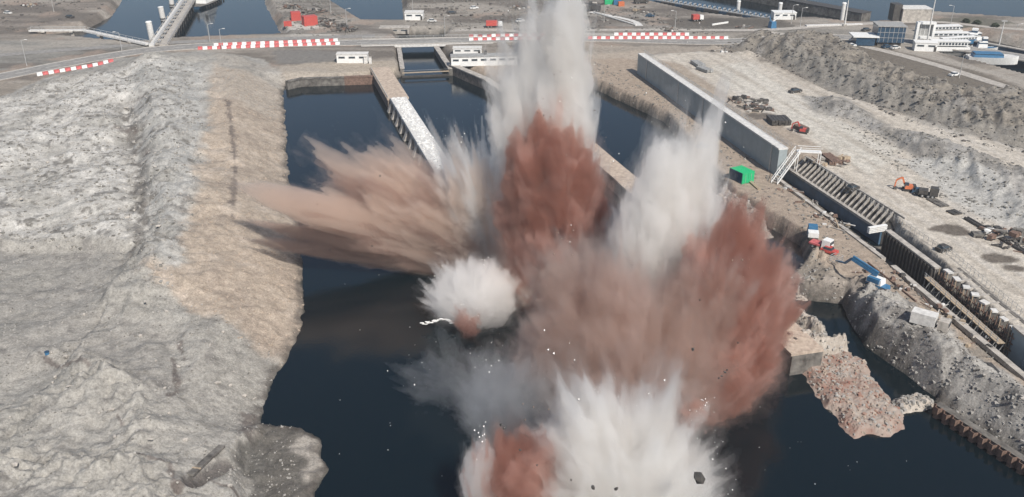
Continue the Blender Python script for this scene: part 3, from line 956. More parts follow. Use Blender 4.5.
rl = MB().bar((0, 2.6, WH + 1.45), (WLn, 2.6, WH + 1.45), .09).bar((0, 2.6, WH + .95), (WLn, 2.6, WH + .95), .06)
rr = rl.build('railing', M_STEEL, t)
me = MB().box((0, 0, .5), (.09, .09, 1.1)).mesh('railing_post')
for k in range(int(WLn / 3.0)):
    o = link('railing_post', me, M_STEEL, rr); o.location = (k * 3.0, 2.6, WH + .42)

# trench edge walkways
def edge_strip(name, label, cat, pa, pb, za, w, h, m_, off=0):
    a, b = G(*pa, za), G(*pb, za)
    rz, L_ = frame(a, b)
    t = thing(name, label, cat, (a.x, a.y, 0), rz)
    n = max(2, int(L_ / 5))
    me = MB().box((0, 0, 0), (L_ / n - .1, w, h)).mesh('slab')
    for k in range(n):
        o = link('slab', me, m_, t); o.location = ((k + .5) * L_ / n, off, za - h / 2)
    return t, L_
edge_strip('quay_edge', 'narrow pale slab edge along the left side of the water filled trench', 'quay', (778, 178), (884, 258), .3, 1.1, .9, M_CONC)
edge_strip('quay_edge', 'narrow slab edge along the left side of the dry trench below the scaffold', 'quay', (893, 265), (1090, 430), .3, 1.3, .9, M_CONC)

# ribbed apron: a row of slanted concrete ribs above the water filled trench
a, b = G(789, 163, 1.2), G(886, 226, 1.2)
rz, L_ = frame(a, b)
t = thing('ribbed_apron', 'row of slanted pale concrete ribs with dark gaps above the water filled trench', 'concrete apron', (a.x, a.y, 0), rz)
MB().box((L_ / 2, 1.9, -2.4), (L_, 5.2, 5.0)).build('back_wall', M_DSTEEL, t)
MB().box((L_ / 2, 5.2, 2.6), (L_, .6, .5)).build('top_beam', M_CONC, t)
MB().box((L_ / 2, 5.6, .9), (L_, .3, 2.8)).build('rear_wall', M_CONC_D, t)
MB().box((L_ / 2, -.9, .05), (L_, 1.0, .6)).build('front_beam', M_CONC, t)
MB().box((L_ / 2, -1.0, -2.2), (L_, .5, 3.6)).build('front_wall', mat('blue_wall_panel', (.07, .13, .20), .4, .15, .4), t)
nr = 22
me = MB().add([(2.2, -1.0, .3), (2.6, -1.0, .3), (-.8, 5.0, 2.7), (-1.2, 5.0, 2.7), (2.2, -1.0, .0), (2.6, -1.0, .0), (-.8, 5.0, 1.7), (-1.2, 5.0, 1.7)],
              [(0, 1, 2, 3), (4, 7, 6, 5), (0, 4, 5, 1), (1, 5, 6, 2), (2, 6, 7, 3), (3, 7, 4, 0)]).mesh('rib')
for k in range(nr):
    o = link('rib', me, M_CONC, t); o.location = (1 + (k + .2) * (L_ - 3) / nr, 0, 0)
a2 = G(877, 230, 1.4)
t = thing('plank_stack', 'small stack of white planks at the near end of the ribbed apron', 'planks', (a2.x, a2.y, 0), rz)
for k in range(4):
    MB().box((0, 0, 1.1 + k * .42), (5.2, .8, .24), math.pi / 2 + .1).build('plank', M_WHITE, t)
    MB().box((0, 0, .9 + k * .42), (.3, .6, .2), math.pi / 2).build('spacer', M_TIMBER, t)

# dark ribbed retaining wall
a, b = G(884, 232, 2.2), G(934, 270, 2.2)
rz, L_ = frame(a, b)
t = thing('retaining_wall', 'dark ribbed retaining wall between the ribbed apron and the scaffold', 'wall', (a.x, a.y, 0), rz)
MB().box((L_ / 2, .9, -.6), (L_, 1.2, 5.9)).build('wall_face', M_CONC_D, t)
me = MB().box((0, 0, 0), (.4, .55, 5.8)).mesh('rib')
for k in range(16):
    o = link('rib', me, M_CONC_D if k % 2 else M_DSTEEL, t); o.location = ((k + .5) * L_ / 16, .05, -.65)
MB().box((L_ / 2, .9, 2.55), (L_, 1.5, .35)).build('coping', M_CONC, t)

# column row with scaffold
a, b = G(936, 270, 2.2), G(1012, 336, 2.2)
rz, L_ = frame(a, b)
t = thing('column_row', 'open row of concrete columns with white caps behind the scaffold', 'column row', (a.x, a.y, 0), rz)
MB().box((L_ / 2, 5.0, -.5), (L_, .8, 6.0)).build('back_wall', M_CONC_D, t)
MB().box((L_ / 2, 2.4, -3.0), (L_, 6, .5)).build('footing', M_CONC_D, t)
for k in range(8):
    x = (k + .6) * L_ / 8.2
    cc = MB().box((x, 1.6, -.3), (.9, 1.6, 5.6)).build('column', M_CONC_D, t)
    MB().box((x + rng.uniform(-.3, .3), 1.6, 2.72), (rng.uniform(1.2, 1.9), rng.uniform(1.0, 1.5), .35), rng.uniform(-.4, .4)).build('column_cap', M_CONC_W, cc)
    MB().bar((x, 2.2, 2.0), (x, 4.8, 2.3), .5, .6).build('tie_beam', M_CONC, t)
for z in (1.5, 0.2, -1.2):
    MB().bar((0, .7, z), (L_, .7, z), .3).build('waler', M_RUST, t)
for k in range(26):
    x = (k + .5) * L_ / 26
    MB().bar((x, .45, -3), (x, .45, 2.6 + rng.uniform(-.5, .8)), .16).build('upright', M_RUST if k % 3 else M_TIMBER, t)
t = thing('scaffold', 'timber decked scaffold walkway on slanting struts in front of the column row', 'scaffold', (a.x, a.y, 0), rz)
for k in range(9):
    MB().box(((k + .5) * L_ / 9, -1.7, .62), (L_ / 9 - .1, 1.5, .14)).build('deck_board', M_TIMBER, t)
for k in range(14):
    x = .5 + k * (L_ - 1) / 13
    MB().bar((x, -2.35, -3.2), (x, -2.35, 1.75), .12).build('standard', M_STEEL, t)
    MB().bar((x, -2.4, -3.1), (x, -.6, .5), .12).build('strut', M_STEEL, t)
for z in (1.15, 1.7, -1.3):
    MB().bar((0, -2.4, z), (L_, -2.4, z), .09).build('ledger', M_STEEL, t)
for k in range(5):
    x = .5 + k * (L_ - 6) / 5
    MB().bar((x, -2.45, -3), (x + 6, -2.45, .4), .08).build('brace', M_STEEL, t)
# blue grey wall after the scaffold
a, b = G(1010, 338, 1.0), G(1180, 488, 1.0)
rz, L_ = frame(a, b)
t = thing('lock_wall', 'blue grey panelled wall at the right edge beyond the scaffold', 'wall', (a.x, a.y, 0), rz)
for k in range(9):
    MB().box(((k + .5) * L_ / 9, .6, .1), (L_ / 9 - .07, 1.2, 6.6)).build('wall_panel', M_WALLB, t)
MB().box((L_ / 2, .6, 3.6), (L_, 1.6, .35)).build('coping', M_CONC, t)

# thin site fence along the top of the trench
def post_fence(name, label, cat, pa, pb, z, n, h=1.5):
    a, b = G(*pa, z), G(*pb, z)
    rz, L_ = frame(a, b)
    za = z
    t = thing(name, label, cat, (a.x, a.y, za), rz)
    me = MB().box((0, 0, h / 2), (.09, .09, h)).mesh('post')
    for k in range(n):
        o = link('post', me, M_STEEL, t); o.location = (k * L_ / (n - 1), 0, 0)
    for zz in (h - .08, h * .55):
        MB().bar((0, 0, zz), (L_, 0, zz), .05).build('rail', M_STEEL, t)
post_fence('site_fence', 'thin post and rail fence along the top of the ribbed apron and dark wall', 'fence', (820, 170), (946, 256), ZP, 34, 1.6)
post_fence('site_fence', 'thin post and rail fence behind the white column caps', 'fence', (948, 254), (1075, 362), ZP, 30, 1.6)
post_fence('site_fence', 'thin post and rail fence along the track behind the grey lock wall', 'fence', (668, 70), (800, 152), ZP, 40, 1.3)

# scaffold stair over the end of the lock wall
a, b = G(776, 186, 0), G(797, 166, 0)
a = G(773, 180, .2); 
top = D(799, 156.5, G(797, 172).y)
t = thing('stair_tower', 'white steel stair and gangway over the near end of the grey lock wall', 'stair', (a.x, a.y, 0), 0)
top = Vector((G(795, 172).x, G(795, 172).y, 6.3)); base = Vector((G(774, 184).x, G(774, 184).y, .2))
v0, v1 = base - Vector((a.x, a.y, 0)), top - Vector((a.x, a.y, 0))
side = Vector((-(v1 - v0).y, (v1 - v0).x, 0)).normalized() * .9
for s in (-1, 1):
    MB().bar(v0 + side * s, v1 + side * s, .16, .4).build('stringer', M_WHITE, t)
    MB().bar(v0 + side * s + Vector((0, 0, 1.2)), v1 + side * s + Vector((0, 0, 1.2)), .12).build('handrail', M_WHITE, t)
    for k in range(7):
        p_ = v0.lerp(v1, k / 6) + side * s
        MB().bar(p_, p_ + Vector((0, 0, 1.2)), .1).build('baluster', M_WHITE, t)
me = MB().box((0, 0, 0), (1.9, .32, .08), math.atan2(side.y, side.x)).mesh('tread')
for k in range(16):
    o = link('tread', me, M_STEEL, t); o.location = v0.lerp(v1, (k + .5) / 16) + Vector((0, 0, .1))
e = Vector((6.2, -1.0, .0))
MB().bar(v1 + Vector((-.3, 0, 0)), v1 + e, 2.0, .25).build('platform', M_WHITE, t)
for s in (-1, 1):
    o_ = Vector((0, s * .95, 0))
    MB().bar(v1 + o_ + Vector((0, 0, 1.2)), v1 + e + o_ + Vector((0, 0, 1.2)), .12).build('handrail', M_WHITE, t)
    MB().bar(v1 + e * .95 + o_, Vector(((v1 + e * .95 + o_).x, (v1 + e * .95 + o_).y, 2.2)), .16).build('leg', M_WHITE, t)
    MB().bar(v1 + o_, Vector(((v1 + o_).x, (v1 + o_).y, .2)), .16).build('leg', M_WHITE, t)

# ------------------------------------------------------------------ countless small stones, strewn over the rough ground
def strew(name, n, xy, size, m_, seed, flat=.6):
    """n small jittered stones at ground positions xy (n,2), one mesh"""
    r = np.random.RandomState(seed)
    X, Y = xy[:, 0].astype(np.float32), xy[:, 1].astype(np.float32)
    H, _ = terrain(X[None], Y[None]); H = H[0]
    ok = H > WL + .1
    X, Y, H = X[ok], Y[ok], H[ok]
    n = len(X)
    c = np.array([(-1, -1, -1), (1, -1, -1), (1, 1, -1), (-1, 1, -1), (-1, -1, 1), (1, -1, 1), (1, 1, 1), (-1, 1, 1)], np.float32) * .5
    V = c[None] * (1 + r.uniform(-.35, .25, (n, 8, 3)))
    s = size[0] + (size[1] - size[0]) * r.rand(n) ** 3
    V = V * s[:, None, None] * np.stack([np.ones(n), r.uniform(.5, 1, n), np.full(n, flat)], -1)[:, None]
    a_ = r.uniform(0, 6.28, n); ca, sa = np.cos(a_)[:, None], np.sin(a_)[:, None]
    x, y = V[..., 0] * ca - V[..., 1] * sa, V[..., 0] * sa + V[..., 1] * ca
    V = np.stack([x + X[:, None], y + Y[:, None], V[..., 2] + H[:, None] + (s * .12)[:, None]], -1).reshape(-1, 3)
    f = np.array([(0, 3, 2, 1), (4, 5, 6, 7), (0, 1, 5, 4), (1, 2, 6, 5), (2, 3, 7, 6), (3, 0, 4, 7)])
    F = (f[None] + (np.arange(n) * 8)[:, None, None]).reshape(-1, 4)
    o = link(name, np_mesh(name, V, F), m_)
    o['kind'] = 'stuff'
    return o
def scatter_px(poly, n, seed, z=0.0, clump=3.0):
    r = np.random.RandomState(seed)
    P2 = np.array(GP(poly, z))
    lo, hi = P2.min(0), P2.max(0)
    q = lo + (hi - lo) * r.rand(n * 4, 2)
    d = poly_sdf(q[:, 0][None].astype(np.float32), q[:, 1][None].astype(np.float32), [tuple(p) for p in P2])[0]
    w = fbm((q / clump).astype(np.float32), 3, seed)
    q = q[(d > 0) & (w > r.uniform(-.6, .6, len(q)))]
    return q[:n]
M_ST1 = mat('pale_stones', (.36, .345, .32), .95, .15, .5)
M_ST2 = mat('grey_stones', (.22, .21, .19), .95, .2, .5)
M_ST3 = mat('dark_stones', (.12, .11, .10), .95, .2, .5)
M_ST4 = mat('brick_stones', (.28, .19, .15), .95, .2, .25, rgb2=(.24, .11, .08))
UP = [(-60, 100), (60, 75), (150, 60), (205, 66), (200, 180), (178, 285), (140, 300), (140, 240), (-60, 236)]
strew('pale_rubble', 7000, scatter_px(UP, 7000, 1, 5), (.10, .75), M_ST1, 1)
strew('dark_rubble', 3000, scatter_px(UP, 3000, 2, 5, 6), (.12, .8), M_ST2, 2)
LOW = [(-60, 240), (140, 240), (180, 300), (300, 330), (290, 430), (320, 500), (-60, 560)]
strew('grey_rubble', 4000, scatter_px(LOW, 4000, 3, 4), (.06, .40), M_ST1, 3)
strew('dark_rubble', 3000, scatter_px(LOW, 3000, 4, 4, 5), (.06, .36), M_ST2, 4)
RH = [(800, 250), (850, 285), (880, 290), (950, 330), (1060, 410), (1060, 480), (940, 402), (905, 374), (862, 345), (840, 302), (780, 300)]
strew('pale_rubble', 3500, scatter_px(RH, 3500, 5, 1), (.08, .6), M_ST1, 5)
strew('dark_rubble', 2500, scatter_px(RH, 1500, 6, 1), (.08, .5), M_ST3, 6)
RG = [(715, 42), (760, 28), (835, 36), (900, 70), (1060, 100), (1060, 165), (960, 142), (900, 120), (830, 92), (770, 64)]
strew('ridge_rubble', 5000, scatter_px(RG, 2500, 7, 2), (.2, .9), M_ST2, 7)
strew('dark_rubble', 2500, scatter_px(RG, 2000, 8, 2), (.2, 1.1), M_ST3, 8)
BC = [(800, 96), (905, 130), (1060, 180), (1060, 260), (960, 215), (880, 160)]
strew('pale_rubble', 3000, scatter_px(BC, 2000, 9, 2), (.15, .7), M_ST2, 9)
SD = [(215, 70), (288, 84), (300, 240), (305, 320), (240, 330), (180, 290), (200, 200)]
strew('sand_clods', 4000, scatter_px(SD, 4000, 10, 3), (.08, .45), mat('sand_clods', (.42, .345, .275), .95, .2, .5), 10)
STp = [(585, 90), (664, 122), (760, 222), (860, 262), (1010, 385), (1010, 365), (885, 262), (776, 182), (636, 76), (590, 60)]
strew('strip_rubble', 3500, scatter_px(STp, 3500, 11, 0), (.12, .7), M_ST2, 11)
# brick rubble on the ruin, resting on its surface
from mathutils.bvhtree import BVHTree
def strew_on(name, obj, n, size, mats_, seed):
    me = obj.data
    bv = BVHTree.FromPolygons([v.co for v in me.vertices], [tuple(p.vertices) for p in me.polygons])
    r = random.Random(seed)
    xs = [v.co.x for v in me.vertices]; ys = [v.co.y for v in me.vertices]
    for m_ in mats_:
        mb = MB()
        for k in range(n):
            x, y = r.uniform(min(xs), max(xs)), r.uniform(min(ys), max(ys))
            h = bv.ray_cast(Vector((x, y, 50)), Vector((0, 0, -1)))[0]
            if h is None or h.z < WL + .2: continue
            s = size[0] + (size[1] - size[0]) * r.random() ** 3
            mb.box((x, y, h.z + s * .15), (s, s * r.uniform(.4, .9), s * r.uniform(.35, .7)), r.uniform(0, 3), r.uniform(.6, 1))
        tag(mb.build(name, m_, obj), kind='stuff')
for o in [o for o in COL.objects if o.name.startswith('brick_ruin')]:
    strew_on('loose_bricks', o, 700, (.12, .7), (M_ST4, M_ST1, mat('buff_stones', (.40, .33, .27), .95, .2, .5)), 5)
for o in [o for o in COL.objects if o.name.startswith(('concrete_ruin', 'rubble_spit', 'rubble_bank')) and o.type == 'MESH']:
    strew_on('loose_rubble', o, 260, (.15, .9), (M_ST1, M_ST2), 6)

FAR_L = [(0, -20), (110, -10), (95, 28), (30, 34), (0, 60), (150, 44), (0, 70)]
strew('yard_rubble', 1200, scatter_px([(406, -20), (545, -20), (720, 28), (720, 34), (406, 30)], 1200, 12, 0, 12), (.4, 1.6), M_ST2, 12)
strew('yard_rubble', 700, scatter_px([(406, -20), (545, -20), (720, 28), (720, 34), (406, 30)], 700, 13, 0, 12), (.4, 1.8), M_ST3, 13)
strew('yard_rubble', 600, scatter_px([(-20, -30), (112, -20), (95, 24), (-20, 34)], 600, 14, 0, 12), (.4, 1.6), M_ST3, 14)
strew('spit_rubble', 900, scatter_px([(272, -10), (325, 2), (360, 27), (345, 36), (290, 36)], 900, 15, 0, 5), (.3, 1.6), M_ST2, 15)
# ------------------------------------------------------------------ red and white road barriers
def barrier_mesh():
    mb = MB()
    vs = []
    prof = [(-.42, 0), (.42, 0), (.42, .22), (.20, .5), (.16, 1.15), (-.16, 1.15), (-.20, .5), (-.42, .22)]
    for x in (-.96, .96):
        vs += [(x, y, z) for y, z in prof]
    fs = [(i, (i + 1) % 8, 8 + (i + 1) % 8, 8 + i) for i in range(8)] + [tuple(range(7, -1, -1)), tuple(range(8, 16))]
    return mb.add(vs, fs).mesh('barrier_block')
BRM, BWM = barrier_mesh(), barrier_mesh()
BRM.materials.append(M_BARRED); BWM.materials.append(M_WHITE)
def barrier_row(pa, pb, where, group, first=0, sc=1.0):
    a, b = G(*pa), G(*pb)
    L_ = (b - a).length
    n = int(L_ / (1.98 * sc))
    rz = math.atan2(b.y - a.y, b.x - a.x)
    xs = np.array([[a.x + (b.x - a.x) * (k + .5) / n for k in range(n)]], np.float32)
    ys = np.array([[a.y + (b.y - a.y) * (k + .5) / n for k in range(n)]], np.float32)
    hs, _ = terrain(xs, ys)
    for k in range(n):
        red = (k + first) % 2
        o = bpy.data.objects.new('barrier_block', BRM if red else BWM)
        COL.objects.link(o)
        o.location = (xs[0, k], ys[0, k], float(hs[0, k]) - .02)
        o.rotation_euler = (0, 0, rz + rng.uniform(-.03, .03))
        o.scale = (sc, 1.3, 1.12)
        c_ = 'red' if red else 'white'
        tag(o, ('leftmost ' if k == 0 else 'rightmost ' if k == n - 1 else '') + c_ + ' barrier block ' + where, 'barrier', group)
barrier_row((37, 76), (114, 63.5), 'in the short row at the far left road bend', 'barrier blocks at the left road bend')
barrier_row((198, 49.5), (340, 44.6), 'in the front row on the road left of the bridge', 'barrier blocks in the front row left of the bridge', 1)
barrier_row((214, 46), (338, 41.2), 'in the back row on the road left of the bridge', 'barrier blocks in the back row left of the bridge')
barrier_row((469, 40.5), (545, 39.5), 'in the front row just right of the bridge', 'barrier blocks in the front row right of the bridge', 0)
barrier_row((469, 37), (545, 36), 'in the back row just right of the bridge', 'barrier blocks in the back row right of the bridge', 1)
barrier_row((588, 39), (728, 39), 'in the front row right of the tallest column', 'barrier blocks in the front row right of the tallest column', 1)
barrier_row((614, 35.4), (689, 35.4), 'in the back row right of the tallest column', 'barrier blocks in the back row right of the tallest column', 0)

# ------------------------------------------------------------------ lamp posts and masts
def lamp(px, py, h, label, arm=1, name='street_lamp', cat='street lamp', group=None, z=None, thick=.13):
    p = on_ground(px, py) if z is None else G(px, py, z)
    t = thing(name, label, cat, (p.x, p.y, p.z - .05), 0 if arm >= 0 else math.pi, group)
    MB().tube((0, 0, 0), (0, 0, h), thick * 1.3, thick * .7, 8).build('pole', M_STEEL, t)
    MB().tube((0, 0, 0), (0, 0, .5), thick * 2, thick * 1.8, 8).build('base', M_CONC, t)
    MB().bar((0, 0, h - .1), (1.6, 0, h + .25), thick, thick).build('arm', M_STEEL, t)
    MB().box((1.9, 0, h + .26), (1.1, .4, .22)).build('lamp_head', M_CONC_W, t)
    return t
LB = 'grey lamp post '
for px, py, h, d, arm in ((27, 66, 10.5, 'standing on the verge at the far left road bend', 1), (222, 50, 9, 'at the start of the two barrier rows', 1), (122, 51, 8, 'beside the road below the jetty walkway', -1),
                     (54, 12, 9, 'on the land behind the left harbour', 1), (347, 28, 9, 'on the tip of the spit by the harbour', 1), (331, 14, 9, 'on the spit beside the scrap heaps', 1),
                     (425, 29, 8, 'right of the small white hut', -1), (445, 36, 9, 'at the right end of the road bridge', 1), (413, 15, 8, 'behind the small white hut', 1), (210, 42, 8, 'between the jetty and the barrier rows', 1),
                     (604, 22, 8, 'in the yard right of the tallest column', 1), (675, 28, 8, 'in the yard beside the harbour pontoons', -1), (800, 27, 9, 'where the two roads meet at the ridge', 1), (791, 24, 9, 'on the dark bank beside the small gatehouse', 1),
                     (959, 78, 9, 'on the turf beyond the ridge', 1), (1013, 45, 10, 'on the bank by the dock', 1), (950, 27, 10, 'on the far bank behind the white boats', -1)):
    lamp(px, py, h, LB + d, arm, group='lamp posts around the harbour')
def mast(px, py, ptop, label, base=True):
    p = on_ground(px, py)
    top = D(ptop[0], ptop[1], p.y)
    t = thing('light_mast', label, 'mast', p, 0, 'tall masts around the dock')
    MB().tube((0, 0, 0), (0, 0, top.z - p.z), .42, .16, 10).build('pole', M_CONC_W, t)
    MB().box((0, 0, top.z - p.z), (2.6, .5, .4)).build('lamp_bar', M_STEEL, t)
    MB().box((0, 0, .4), (1.6, 1.6, .9)).build('base', M_CONC, t)
mast(926, 47, (938, -6), 'tallest pale mast rising beside the little white hut of the dock')
mast(844.5, 26, (849, -2), 'pale mast on the quay right of the small gatehouse')
mast(996, 58, (1006, 21), 'thin pale mast standing behind the white boat at the right edge')
for px, py, ytop, lab in ((779, 17, 3, 'thick pale pile standing right behind the small gatehouse'), (803, 7, -4, 'thick pale pile left of the pale mast'), (841, 25, 3, 'thick pale pile just left of the pale mast'), (738, 10, 1, 'thick pale pile among the pontoons')):
    p = G(px, py, WL); top = D(px, ytop, p.y)
    t = thing('mooring_pile', lab, 'pile', (p.x, p.y, WL - 1), 0)
    MB().tube((0, 0, 0), (0, 0, top.z - WL + 1), 1.0, 1.0, 14).build('pile', M_CONC_W, t)
    MB().tube((0, 0, top.z - WL + .8), (0, 0, top.z - WL + 1.3), 1.15, .9, 14).build('pile_cap', M_WHITE, t)

# ------------------------------------------------------------------ jetty, dolphins and the tug, top left
a, b, c = G(30, 32, .6), G(86, 31.5, .6), G(148, 45, .6)
def walkway(name, label, a, b, w=2.2, zt=.9, posts=3, cat='walkway'):
    rz, L_ = frame(a, b)
    t = thing(name, label, cat, (a.x, a.y, 0), rz)
    MB().box((L_ / 2, 0, zt - .3), (L_, w, .6)).build('deck', M_CONC_W, t)
    for s in (-1, 1):
        MB().bar((0, s * w * .48, zt + 1.1), (L_, s * w * .48, zt + 1.1), .14).build('handrail', M_STEEL, t)
        for k in range(int(L_ / 5) + 1):
            MB().bar((k * 5, s * w * .48, zt), (k * 5, s * w * .48, zt + 1.1), .12).build('baluster', M_STEEL, t)
    for k in range(posts):
        x = L_ * (k + .5) / posts
        MB().tube((x, 0, WL - 2), (x, 0, zt - .6), .8, .8, 10).build('pile', M_CONC, t)
        MB().box((x, 0, zt - .85), (1.6, w + .8, .5)).build('pile_cap', M_CONC, t)
    return t
walkway('jetty_walkway', 'level pale walkway reaching from the left bank over the harbour inlet', a, b, 2.6, 1.6, 2)
walkway('jetty_walkway', 'sloping pale walkway running down to the foot of the long jetty', b, c, 2.6, 1.2, 2)
a, b = G(156, 45, .6), G(187, -2, .6)
rz, L_ = frame(a, b)
L_ += 15
t = thing('jetty', 'long double decked jetty running out to the moored tug', 'jetty', (a.x, a.y, 0), rz)
for off, w in ((1.9, 2.2), (-3.2, 3.6)):
    MB().box((L_ / 2, off, .3), (L_, w, .8)).build('deck', M_CONC_W if off > 0 else M_CONC, t)
    for s in (-1, 1):
        MB().bar((0, off + s * w * .46, 1.7), (L_, off + s * w * .46, 1.7), .16).build('handrail', M_STEEL, t)
for k in range(int(L_ / 9)):
    MB().box((4 + k * 9, -.5, .1), (1.2, 9.2, .8)).build('cross_beam', M_CONC, t)
    for s in (-4, 3):
        MB().tube((4 + k * 9, s, WL - 2), (4 + k * 9, s, -.2), .55, .55, 8).build('pile', M_DSTEEL, t)
    MB().bar((4 + k * 9, .5, .9), (8.5 + k * 9, -1.1, .9), .3).build('brace', M_STEEL, t)
for px, py, tx, ty, lab in ((153, 43, 148.5, 22, 'leaning pale dolphin pile at the foot of the long jetty'), (163.5, 20, 160.5, 7, 'leaning pale dolphin pile halfway along the long jetty'), (172, 6, 170.5, -6, 'leaning pale dolphin pile near the moored tug')):
    p = G(px, py, WL); top = D(tx, ty, p.y)
    t = thing('dolphin_pile', lab, 'pile', p)
    v = top - p
    MB().tube((0, 0, -1), v, 1.35, 1.35, 14).build('pile', M_CONC_W, t)
    MB().tube(v, v * 1.04, 1.5, 1.1, 14).build('pile_cap', M_WHITE, t)
    MB().tube(v * .05, v * .16, 1.42, 1.42, 14).build('tide_band', M_DSTEEL, t)
p = G(131, 47, .2)
t = thing('pontoon', 'low white pontoon at the foot of the long jetty', 'pontoon', (p.x + 6, p.y + 2, WL), .1)
MB().box((0, 0, .2), (16, 3.0, 1.2)).build('float', M_WHITE, t); MB().box((0, 0, .9), (15.5, 2.6, .15)).build('deck', M_CONC_W, t)

def boat(name, label, cat, p, rz, L_, W_, hull, deck, cabin, group=None, cab=((-.1, .35, .6, 2.6), (-.05, .2, .45, 4.6)), z=WL, free=1.6):
    t = thing(name, label, cat, (p.x, p.y, z), rz, group)
    n = 13
    V, F = [], []
    for i in range(n):
        u = i / (n - 1)
        x = (u - .5) * L_
        w = W_ / 2 * (min(1, .75 + u * 1.2) if u < .3 else math.sqrt(max(0.0008, 1 - max(0, (u - .45) / .55) ** 2.4)))
        sh = free * (1 + .5 * max(0, u - .5))
        V += [(x, -w * .7, -.5), (x, -w, sh), (x, w, sh), (x, w * .7, -.5)]
    for i in range(n - 1):
        k = i * 4
        F += [(k, k + 1, k + 5, k + 4)[::-1], (k + 2, k + 3, k + 7, k + 6)[::-1], (k + 3, k, k + 4, k + 7)[::-1]]
    F += [(0, 1, 2, 3)]
    hb = MB().add(V, F); hb.build('hull', hull, t)
    dv = []
    for i in range(n):
        dv += [(V[i * 4 + 1][0] * .985, V[i * 4 + 1][1] * .93, V[i * 4 + 1][2] - .18), (V[i * 4 + 2][0] * .985, V[i * 4 + 2][1] * .93, V[i * 4 + 2][2] - .18)]
    MB().add(dv, [(2 * i, 2 * i + 2, 2 * i + 3, 2 * i + 1) for i in range(n - 1)]).build('deck', deck, t)
    for cx, cl, cw, ch in cab:
        zc = free
        MB().box((cx * L_, 0, zc + ch / 2 - .1), (cl * L_, cw * W_, ch), 0, .9).build('cabin', cabin, t)
        MB().box((cx * L_, 0, zc + ch * .72), (cl * L_ * .94, cw * W_ * .965, ch * .2)).build('window_band', M_DBLUE, t)
    return t
p = G(196, 9.5, WL) + Vector((0, 17, 0))
t = boat('tug_boat', 'dark hulled tug with white superstructure moored beyond the jetty, partly outside the photo', 'tug boat', p, 1.45, 34, 13, M_DBLUE, M_CONC_D, M_WHITE, cab=((-.02, .42, .62, 3), (.02, .3, .5, 6), (.05, .16, .34, 9)))
MB().tube((-2, 0, 8), (-2, 0, 16), .5, .2).build('mast', M_WHITE, t)
for s in (-1, 1):
    MB().tube((-6, s * 2.5, 2), (-6, s * 2.5, 8.5), .8, .7).build('funnel', M_DSTEEL, t)
for k in range(8):
    MB().tube((-12 + k * 3.2, -5.9, .5), (-12 + k * 3.2, -6.3, .5), .7, .7, 10).build('tyre_fender', M_TYRE, t)

# ------------------------------------------------------------------ spit: scrap heaps, red containers
def container(name, label, px, py, m_, s=(6.0, 2.4, 2.5), rz=.2, cat='container', z=None, group=None, mend=None):
    p = on_ground(px, py) if z is None else G(px, py, z)
    t = thing(name, label, cat, p, rz, group)
    MB().box((0, 0, s[2] / 2), (s[0], s[1], s[2])).build('body', m_, t)
    for sx in (-1, 1):
        for sy in (-1, 1):
            MB().box((sx * (s[0] / 2 - .02), sy * (s[1] / 2 - .02), s[2] / 2), (.18, .18, s[2] + .06)).build('corner_post', mend or m_, t)
    n = int(s[0] / .5)
    me = MB().box((0, 0, 0), (.2, .06, s[2] * .9)).mesh('rib')
    for sy in (-1, 1):
        for k in range(n):
            o = link('rib', me, m_, t); o.location = (-s[0] / 2 + (k + .5) * s[0] / n, sy * (s[1] / 2 + .02), s[2] / 2)
    MB().box((s[0] / 2 + .05, 0, s[2] / 2), (.08, s[1] * .92, s[2] * .92)).build('door', mend or m_, t)
    MB().box((0, 0, s[2] + .03), (s[0] * .98, s[1] * .98, .08)).build('roof', m_, t)
    return t
container('container', 'red container on the spit, nearest the white gravel patch', 310, 25, M_RED, (6.5, 4.2, 4.4), .5)
container('container', 'red container on the spit behind the nearest red one', 296, 20, M_RED, (4.5, 4, 4), .3)
container('container', 'small red box at the left edge of the spit', 288, 26, M_RED, (3.5, 2.4, 2.2), .2)

def scrap(name, label, cat, px, py, n, r, size, mats_, z=None, hmax=2.5, group=None, seed=0):
    """a pile of scrap: every piece a part"""
    p = on_ground(px, py) if z is None else G(px, py, z)
    t = thing(name, label, cat, p, 0, group)
    rr = random.Random(seed + int(px * 7 + py))
    for k in range(n):
        a_, d_ = rr.uniform(0, 6.28), r * math.sqrt(rr.random())
        zz = hmax * (1 - d_ / r) * rr.random()
        s = rr.uniform(*size)
        mb = MB()
        if rr.random() < .5:
            c = Vector((d_ * math.cos(a_), d_ * .7 * math.sin(a_), zz + .2)); dd = Vector((rr.uniform(-1, 1), rr.uniform(-1, 1), rr.uniform(-.2, .35))) * s * 1.5
            mb.bar(c - dd, c + dd, s * .18)
        else:
            mb.box((d_ * math.cos(a_), d_ * .7 * math.sin(a_), zz + .2 * s), (s, s * rr.uniform(.4, .9), s * rr.uniform(.3, .6)), a_, rr.uniform(.6, 1))
        mb.build('scrap_piece', rr.choice(mats_), t)
    return t
SC = [M_DSTEEL, M_DSTEEL, M_RUST, M_CONC, M_CONC_D]
for i, (px, py, lab) in enumerate(((291, 8, 'dark scrap heap at the far end of the spit'), (302, 13, 'dark scrap heap left of the big dark pieces on the spit'), (318, 12, 'dark scrap heap in the middle of the spit, behind the red containers'),
                         (325, 22, 'grey scrap heap on the right slope of the spit'), (335, 26, 'grey scrap heap near the spit tip'), (345, 31, 'small scrap heap at the spit tip by the road'))):
    scrap('scrap_heap', lab, 'scrap heap', px, py, 26, 6, (.9, 2.6), SC, hmax=3)

